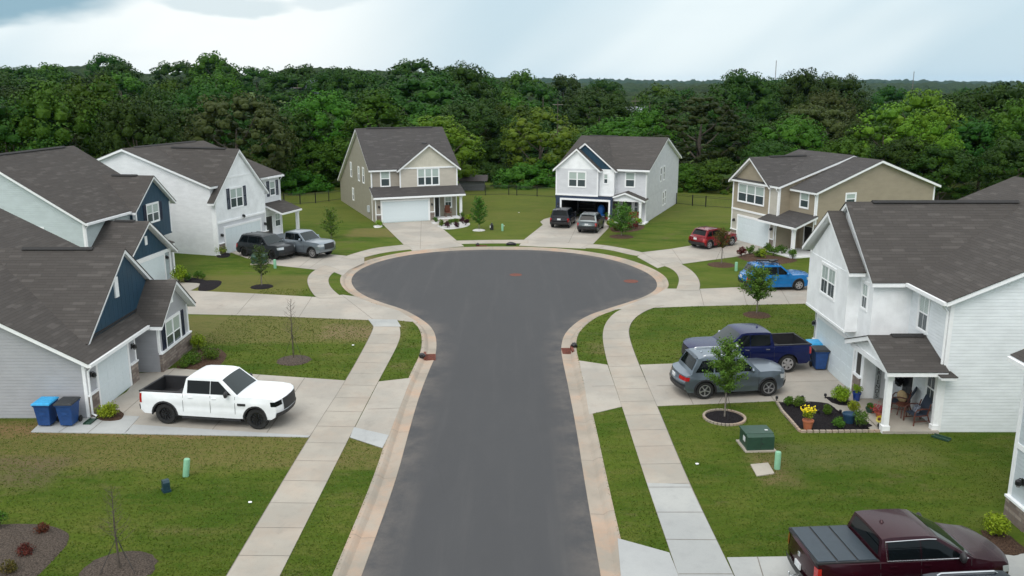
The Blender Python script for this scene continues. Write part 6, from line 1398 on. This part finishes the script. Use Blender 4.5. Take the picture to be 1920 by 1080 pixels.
def mast(px, ty, d, label):
    x = px_world(px, d); zt = CAM_H-d*(ty-HOR)/F_PX; bm = bmesh.new()
    for k in range(3): a = k*2.094; tube(bm, [(math.cos(a)*.35, math.sin(a)*.35, -20), (math.cos(a)*.2, math.sin(a)*.2, zt)], .07, 4)
    z = 0
    while z < zt-.6:
        for k in range(3): a, b = k*2.094, (k+1)*2.094; tube(bm, [(math.cos(a)*.3, math.sin(a)*.3, z), (math.cos(b)*.3, math.sin(b)*.3, z+.9)], .04, 3)
        z += 1.0
    o = mk('radio_mast', bm, M['barkL'], loc=(x, d, 0)); tag(o, label, 'radio mast')
mast(1692,135,620,'thin radio mast rising over the wood on the right'); mast(1440,116,600,'very faint thin mast above the dark crowns over the tan house')
# ---- porch and garden things at G
M['wood'] = plain('dark_red_wood', (.10, .028, .016), .55, var=.3); M['cushN'] = plain('navy_cushion', (.02, .03, .05), .85); M['cushT'] = plain('tan_cushion', (.42, .30, .16), .85); M['terra'] = plain('terracotta', (.38, .12, .055), .7); M['potB'] = plain('blue_glaze', (.01, .04, .22), .25, coat=.6); M['potD'] = plain('dark_blue_planter', (.015, .05, .10), .5); M['sign'] = plain('sign_board', (.32, .34, .34), .7)
def chair(loc, ang, label, cushion=True):
    root = empty('porch_chair', loc, ang); tag(root, label, 'chair'); 
    bm = bmesh.new(); box(bm, -.26, .26, -.25, .27, .36, .40); mk('seat', bm, M['cushN'], root)
    bm = bmesh.new(); A = [(-.24, .24, .40), (.24, .24, .40), (.24, .52, 1.0), (-.24, .52, 1.0)]; a = [bm.verts.new(v) for v in A]; b = [bm.verts.new((x, y+.05, z)) for x, y, z in A]; bm.faces.new(a); bm.faces.new(b[::-1])
    for i in range(4): bm.faces.new((a[i], b[i], b[(i+1) % 4], a[(i+1) % 4]))
    bmesh.ops.recalc_face_normals(bm, faces=bm.faces); mk('backrest', bm, M['cushN'], root)
    for sx in (-1, 1):
        bm = bmesh.new(); tube(bm, [(sx*.29, -.28, 0), (sx*.29, -.27, .5), (sx*.30, -.2, .60), (sx*.31, 0, .65), (sx*.30, .25, .62), (sx*.28, .36, .55)], .024, 7); mk('armrest', bm, M['wood'], root)
        bm = bmesh.new(); tube(bm, [(sx*.28, .42, 0), (sx*.28, .27, .4), (sx*.27, .38, .8)], .024, 7); mk('leg', bm, M['wood'], root); bm = bmesh.new(); tube(bm, [(sx*.28, -.28, .15), (sx*.28, .38, .15)], .018, 6); tube(bm, [(sx*.28, -.27, .36), (sx*.28, .3, .36)], .02, 6); mk('stretcher', bm, M['wood'], root)
    return root
ch1 = chair((15.02, 32.0, .1), R(-118), 'dark wooden porch armchair with round tan cushion, the one nearer the door'); ch2 = chair((15.1, 30.75, .1), R(-78), 'dark wooden porch armchair with striped cushion nearest the lawn')
bm = bmesh.new(); bmesh.ops.create_uvsphere(bm, u_segments=20, v_segments=12, radius=1, matrix=Matrix.Translation((15.05, 31.9, .72)) @ Matrix.Rotation(R(20), 4, 'Z') @ Matrix.Diagonal((.12, .24, .24, 1))); o = mk('cushion', bm, M['cushT'], smooth=60); tag(o, 'round tan cushion on the porch chair nearer the door', 'cushion')
bm = bmesh.new(); bmesh.ops.create_cube(bm, size=1, matrix=Matrix.Translation((15.12, 30.78, .64)) @ Matrix.Rotation(R(12), 4, 'Z') @ Matrix.Rotation(R(24), 4, 'Y') @ Matrix.Diagonal((.12, .34, .34, 1))); bmesh.ops.bevel(bm, geom=bm.edges[:], offset=.05, segments=3, affect='EDGES'); o = mk('cushion', bm, plain('striped_cushion', (.10, .11, .14), .9, var=.9, scale=14), smooth=60); tag(o, 'square dark cushion with pale stripes on the porch chair nearest the lawn', 'cushion')
root = empty('side_table', (14.85, 31.35, .1)); tag(root, 'small round dark wood table between the two porch chairs', 'table'); bm = bmesh.new(); lathe(bm, [(.25, .48), (.25, .52)], 20); mk('table_top', bm, M['wood'], root)
for k in range(3): a = k*2.094; bm = bmesh.new(); tube(bm, [(math.cos(a)*.2, math.sin(a)*.2, 0), (math.cos(a)*.12, math.sin(a)*.12, .48)], .02, 6); mk('leg', bm, M['wood'], root)
# FRIENDS board leaning on the garage side wall (faces the camera)
root = empty('welcome_sign', (14.66, 33.27, .1)); tag(root, 'tall grey board with FRIENDS in vertical dark letters leaning by the porch', 'sign'); bm = bmesh.new(); box(bm, -.11, .11, -.02, .02, 0, 1.62); mk('board', bm, M['sign'], root)
for i, ch in enumerate('FRIENDS'):
    text_part(root, ch, .24, Matrix.Translation((0, -.026, 1.30-i*.193)) @ Matrix.Rotation(R(90), 4, 'X'), M['black'], 'letter', .003)
bm = bmesh.new(); 
for k in range(9): a = k*.7; tube(bm, [(0, -.03, 1.5), (math.cos(a)*.09, -.05, 1.5+math.sin(a)*.08)], [.02, .008], 5)
mk('bow', bm, M['sign'], root)
Pp = sphere_pts(500)*np.array([.10, .30, .42]); Pp[:, 0] += 15.45; Pp[:, 1] += 33.15; Pp[:, 2] += 1.15; o = leaves('wall_wreath', Pp, sphere_pts(500), .13, M['black'] ); tag(o, 'black bushy wreath hanging left of the porch door', 'wreath')
def pot(px, py, r_, h_, mat, label, plant=None, loc=None, pw=.4, ph=.35, z=.03):
    p = Vector(loc) if loc else G(px, py); bm = bmesh.new(); lathe(bm, [(r_*.68, 0), (r_*.95, h_*.85), (r_*1.05, h_*.86), (r_*1.05, h_), (r_*.9, h_), (r_*.85, h_*.9)], 20, (0, 0, 0)); o = mk('plant_pot', bm, M[mat], smooth=35, loc=(p.x, p.y, z)); tag(o, label, 'plant pot')
    return p
p = pot(1514,806,.20,.36,'terra','terracotta pot at the front corner of the black bed'); shrub(0,0,.5,.5,'shrubY','yellow-green daffodil clump in the terracotta pot',loc=(p.x,p.y,0),z=.36,n=900,size=.05,name='potted_plant',cat='plant',stem=False)
Pp = rng.normal(0, 1, (46, 3))*np.array([.12, .10, .05])+np.array([p.x, p.y, .80]); o = leaves('daffodil_flowers', np.repeat(Pp, 5, 0)+rng.normal(0, .02, (230, 3)), np.tile([[0, -.7, .7]], (230, 1)), .045, M['petalY'], tilt=.4); tag(o, 'bright yellow flower heads above the terracotta pot', 'flowers')
p = pot(1605,755,.17,.42,'potB','tall glossy blue pot beside the garage corner'); shrub(0,0,.4,.34,'shrubY','lime plant in the tall blue pot',loc=(p.x,p.y,0),z=.42,n=500,size=.05,name='potted_plant',cat='plant',stem=False)
pot(1591,795,.24,.40,'potD','squat dark blue planter in the black bed'); 
p = pot(1650,786,.2,.26,'terra','terracotta bowl of red flowers behind the porch post'); o = leaves('red_flowers', rng.normal(0, 1, (420, 3))*np.array([.16, .14, .08])+np.array([p.x, p.y, .42]), sphere_pts(420), .05, M['petalR']); tag(o, 'red and orange flowers in the terracotta bowl by the post', 'flowers')
p = pot(1632,777,.2,.24,'utilG','low green planter by the black bed'); shrub(0,0,.35,.2,'shrubG','small dark plant in the low green planter',loc=(p.x,p.y,0),z=.24,n=300,size=.05,name='potted_plant',cat='plant',stem=False)
p = G(1646,804); root = empty('garden_sunflower', p); tag(root, 'large artificial sunflower on a stick beside the porch post', 'garden ornament'); bm = bmesh.new(); tube(bm, [(0, 0, 0), (0, 0, .34)], .012, 6); mk('stem', bm, M['utilG'], root)
for nm, nP, r0, r1, mt, y_ in (('petals', 18, .05, .16, 'petalY', -.02),):
    bm = bmesh.new()
    for k in range(nP): a = 2*math.pi*k/nP; b = .13; bm.faces.new([bm.verts.new((math.cos(q)*rr_, y_-(.02 if rr_ > .1 else 0), .40+math.sin(q)*rr_)) for q, rr_ in ((a-b, r0), (a-b*.8, .11), (a, r1), (a+b*.8, .11), (a+b, r0))])
    mk(nm, bm, M[mt], root)
bm = bmesh.new(); bmesh.ops.create_uvsphere(bm, u_segments=14, v_segments=8, radius=1, matrix=Matrix.Translation((0, -.035, .40)) @ Matrix.Diagonal((.065, .025, .065, 1))); mk('flower_centre', bm, M['wood'], root)
# solar path lights round the black bed
for i, (px, py) in enumerate(((1456,753),(1504,752),(1516,765),(1534,779),(1575,779),(1547,748),(1647,806))):
    p = G(px, py); bm = bmesh.new(); lathe(bm, [(.02, 0), (.02, .12), (.055, .13), (.055, .22), (.02, .24)], 12); o = mk('path_light', bm, M['black'], smooth=30, loc=p); tag(o, 'short black path light round the black bed by the porch', 'path light', 'path lights round the black bed')
# splash blocks
for px, py, an_, lb in ((1762,822,-50,'dark green splash block at the corner of the large white house'),(171,791,-90,'dark green splash block under the downspout of the near left house')):
    p = G(px, py); root = empty('splash_block', p, R(an_)); bm = bmesh.new(); box(bm, -.25, .35, -.12, .12, .02, .04); box(bm, -.25, .35, -.14, -.11, .02, .09); box(bm, -.25, .35, .11, .14, .02, .09); o = mk('splash_block', bm, M['utilG']); o.matrix_world = root.matrix_basis; bpy.data.objects.remove(root); o.location = p; o.rotation_euler = (0, 0, R(an_)); tag(o, lb, 'splash block')
# D porch chair, E bench and garage contents
m4 = HD.M; q = m4 @ Vector((7.2, -.45, .1)); root = empty('rocking_chair', q, R(21)); tag(root, 'reddish wooden rocking chair on the porch of the beige house', 'chair'); M['woodR'] = plain('reddish_wood', (.20, .065, .035), .6)
bm = bmesh.new(); box(bm, -.25, .25, -.25, .25, .38, .43); mk('seat', bm, M['woodR'], root); bm = bmesh.new(); box(bm, -.25, .25, .25, .30, .43, 1.05); mk('backrest', bm, M['woodR'], root)
for sx in (-1, 1): bm = bmesh.new(); tube(bm, [(sx*.27, -.4, .06), (sx*.27, -.1, .01), (sx*.27, .4, .08)], .02, 6); tube(bm, [(sx*.27, -.22, .03), (sx*.27, -.22, .62), (sx*.27, .28, .62), (sx*.27, .28, .03)], .02, 6); mk('rocker', bm, M['woodR'], root)
m4 = HE.M; q = m4 @ Vector((7.2, .1, .1)); root = empty('porch_bench', q, R(-21.34)); tag(root, 'red porch bench behind the post of the pale grey house', 'bench'); M['red'] = plain('red_paint', (.30, .03, .025), .5); bm = bmesh.new(); box(bm, -.6, .6, -.22, .22, .38, .44); mk('seat', bm, M['red'], root); bm = bmesh.new(); box(bm, -.6, .6, .2, .25, .5, .85); mk('backrest', bm, M['red'], root)
for sx in (-1, 1): bm = bmesh.new(); box(bm, sx*.55-.03, sx*.55+.03, -.2, .24, 0, .62); mk('leg', bm, M['red'], root)
q = m4 @ Vector((3.9, .6, .0)); bm = bmesh.new(); bmesh.ops.create_uvsphere(bm, u_segments=18, v_segments=12, radius=.42, matrix=Matrix.Translation((0, 0, .95)) @ Matrix.Diagonal((.8, .8, 1.1, 1))); lathe(bm, [(.3, 0), (.34, .5), (.2, .6)], 16); o = mk('stored_ball', bm, plain('bright_blue', (.02, .16, .55), .5), smooth=50, loc=q); tag(o, 'bright blue rounded object stored in the open garage', 'stored item')
q = m4 @ Vector((4.8, .2, .0)); root = empty('lawn_mower', q, R(-60)); tag(root, 'small red mower standing at the right side of the open garage', 'mower'); bm = bmesh.new(); box(bm, -.3, .3, -.22, .22, .12, .4); mk('deck', bm, M['red'], root); bm = bmesh.new(); tube(bm, [(-.3, -.2, .3), (-.8, -.2, .95), (-.8, .2, .95), (-.3, .2, .3)], .018, 6); mk('handle', bm, M['black'], root)
q = m4 @ Vector((1.6, 3.6, .0)); root = empty('storage_shelf', q, R(-21.34)); tag(root, 'dim storage shelf at the back of the open garage', 'shelf')
for z in (.5, 1.0, 1.5): bm = bmesh.new(); box(bm, -.9, .9, -.25, .25, z, z+.03); mk('shelf_board', bm, M['barkL'], root)
for sx in (-1, 1): bm = bmesh.new(); box(bm, sx*.9-.02, sx*.9+.02, -.25, .25, 0, 1.6); mk('upright', bm, M['barkL'], root)
# dog-like small black item and litter on lawns: white scraps
for i, (px, py, lb) in enumerate(((469,943,'white scrap of paper on the bottom left lawn'),(662,648,'white scrap on the lawn left of the pavement'),(1307,871,'white scrap on the right lawn below the transformer'),(973,399,'white ball on the lawn between the central houses'),(945,424,'small white flag beside the pale green post'))):
    p = G(px, py); bm = bmesh.new(); bmesh.ops.create_icosphere(bm, subdivisions=1, radius=.055, matrix=Matrix.Diagonal((1.3, 1, .5, 1))); o = mk('litter', bm, M['white'], loc=(p.x, p.y, .03)); tag(o, lb, 'litter')
p = G(922,431); root = empty('garden_hose_reel', p); tag(root, 'small dark stand on the lawn right of the bright young tree', 'garden ornament'); bm = bmesh.new(); box(bm, -.15, .15, -.1, .1, 0, .45); lathe(bm, [(.12, .45), (.05, .62)], 10); mk('stand', bm, M['black'], root); bm = bmesh.new(); box(bm, -.16, -.1, -.12, -.1, .2, .4); mk('plate', bm, M['white'], root)
bpy.context.view_layer.update()

# meadow seen through the gap in the wood
mm = Mat('meadow_grass'); o_ = mm.co(); mm.col(mm.mix(mm.rng(mm.noise(o_, .05, 4), .4, .6), (.06, .12, .012), (.09, .16, .02))); mm.set(Roughness=.95, Specular_IOR_Level=.1)
bm = bmesh.new(); g_ = [[bm.verts.new((px_world(px, d), d, terr(px_world(px, d), d)+.5)) for px in range(1020, 1261, 20)] for d in (222, 240, 260, 290, 320)]
for a, b in zip(g_[:-1], g_[1:]):
    for i in range(len(a)-1): bm.faces.new((a[i], a[i+1], b[i+1], b[i]))
o = mk('meadow', bm, mm.m); tag(o, None, None, kind='structure')
hz = Mat('haze'); hz.N.remove(hz.b); pv_ = hz.n('ShaderNodeVolumePrincipled'); pv_.inputs['Density'].default_value = HAZE; pv_.inputs['Color'].default_value = (.40, .68, 1.0, 1); pv_.inputs['Anisotropy'].default_value = 0
hz.l(pv_.outputs[0], hz.N['Material Output'].inputs['Volume'])
bm = bmesh.new(); box(bm, -7200, 7200, -300, 7200, -60, 60); o = mk('haze', bm, hz.m); tag(o, None, None, kind='stuff')

# short grass tufts standing on the nearer lawns, kept off everything paved or mulched
def in_poly(X, Y, P_):
    c = np.zeros(len(X), bool); n = len(P_); j = n-1
    for i in range(n):
        xi, yi, xj, yj = P_[i][0], P_[i][1], P_[j][0], P_[j][1]
        if yi != yj: c ^= ((yi > Y) != (yj > Y)) & (X < (xj-xi)*(Y-yi)/(yj-yi)+xi)
        j = i
    return c
Mg = leafmat('grass_blades', (.045, .090, .006), (.075, .115, .012), (.13, .150, .035), .0, .15)
nT = 230000; Y_ = 19+34*rng.random(nT)**1.5; X_ = (rng.random(nT)*2-1)*(Y_*.62+1.5); bad = np.zeros(nT, bool)
for P_ in PAVED: bad |= in_poly(X_, Y_, P_)
bad |= (X_ < -15.5) & (Y_ > 31.4) | (X_ > 14.0) & (Y_ > 29.9) & (Y_ < 40) | (X_ > 13.9) & (Y_ < 24.2)
for cx, cy, rr_ in ((G(1358,784).x, G(1358,784).y, .8), (G(551,676).x, G(551,676).y, .8), (G(222,1068).x, G(222,1068).y, .95), (G(1419,591).x, G(1419,591).y, .8)): bad |= (X_-cx)**2+(Y_-cy)**2 < rr_**2
X_, Y_ = X_[~bad], Y_[~bad]; k_ = len(X_); Pt = np.stack([X_, Y_, np.full(k_, .012)], 1); sz_ = (.030+.035*rng.random(k_))*(1+.5*(Y_ > 35)); Nn_ = rng.normal(0, 1, (k_, 3)); Nn_[:, 2] = np.abs(Nn_[:, 2])*.8+.3
gt = leaves('grass_tufts', Pt, Nn_, sz_, Mg, None, asp=.55, tilt=.2); tag(gt, None, None, kind='stuff')
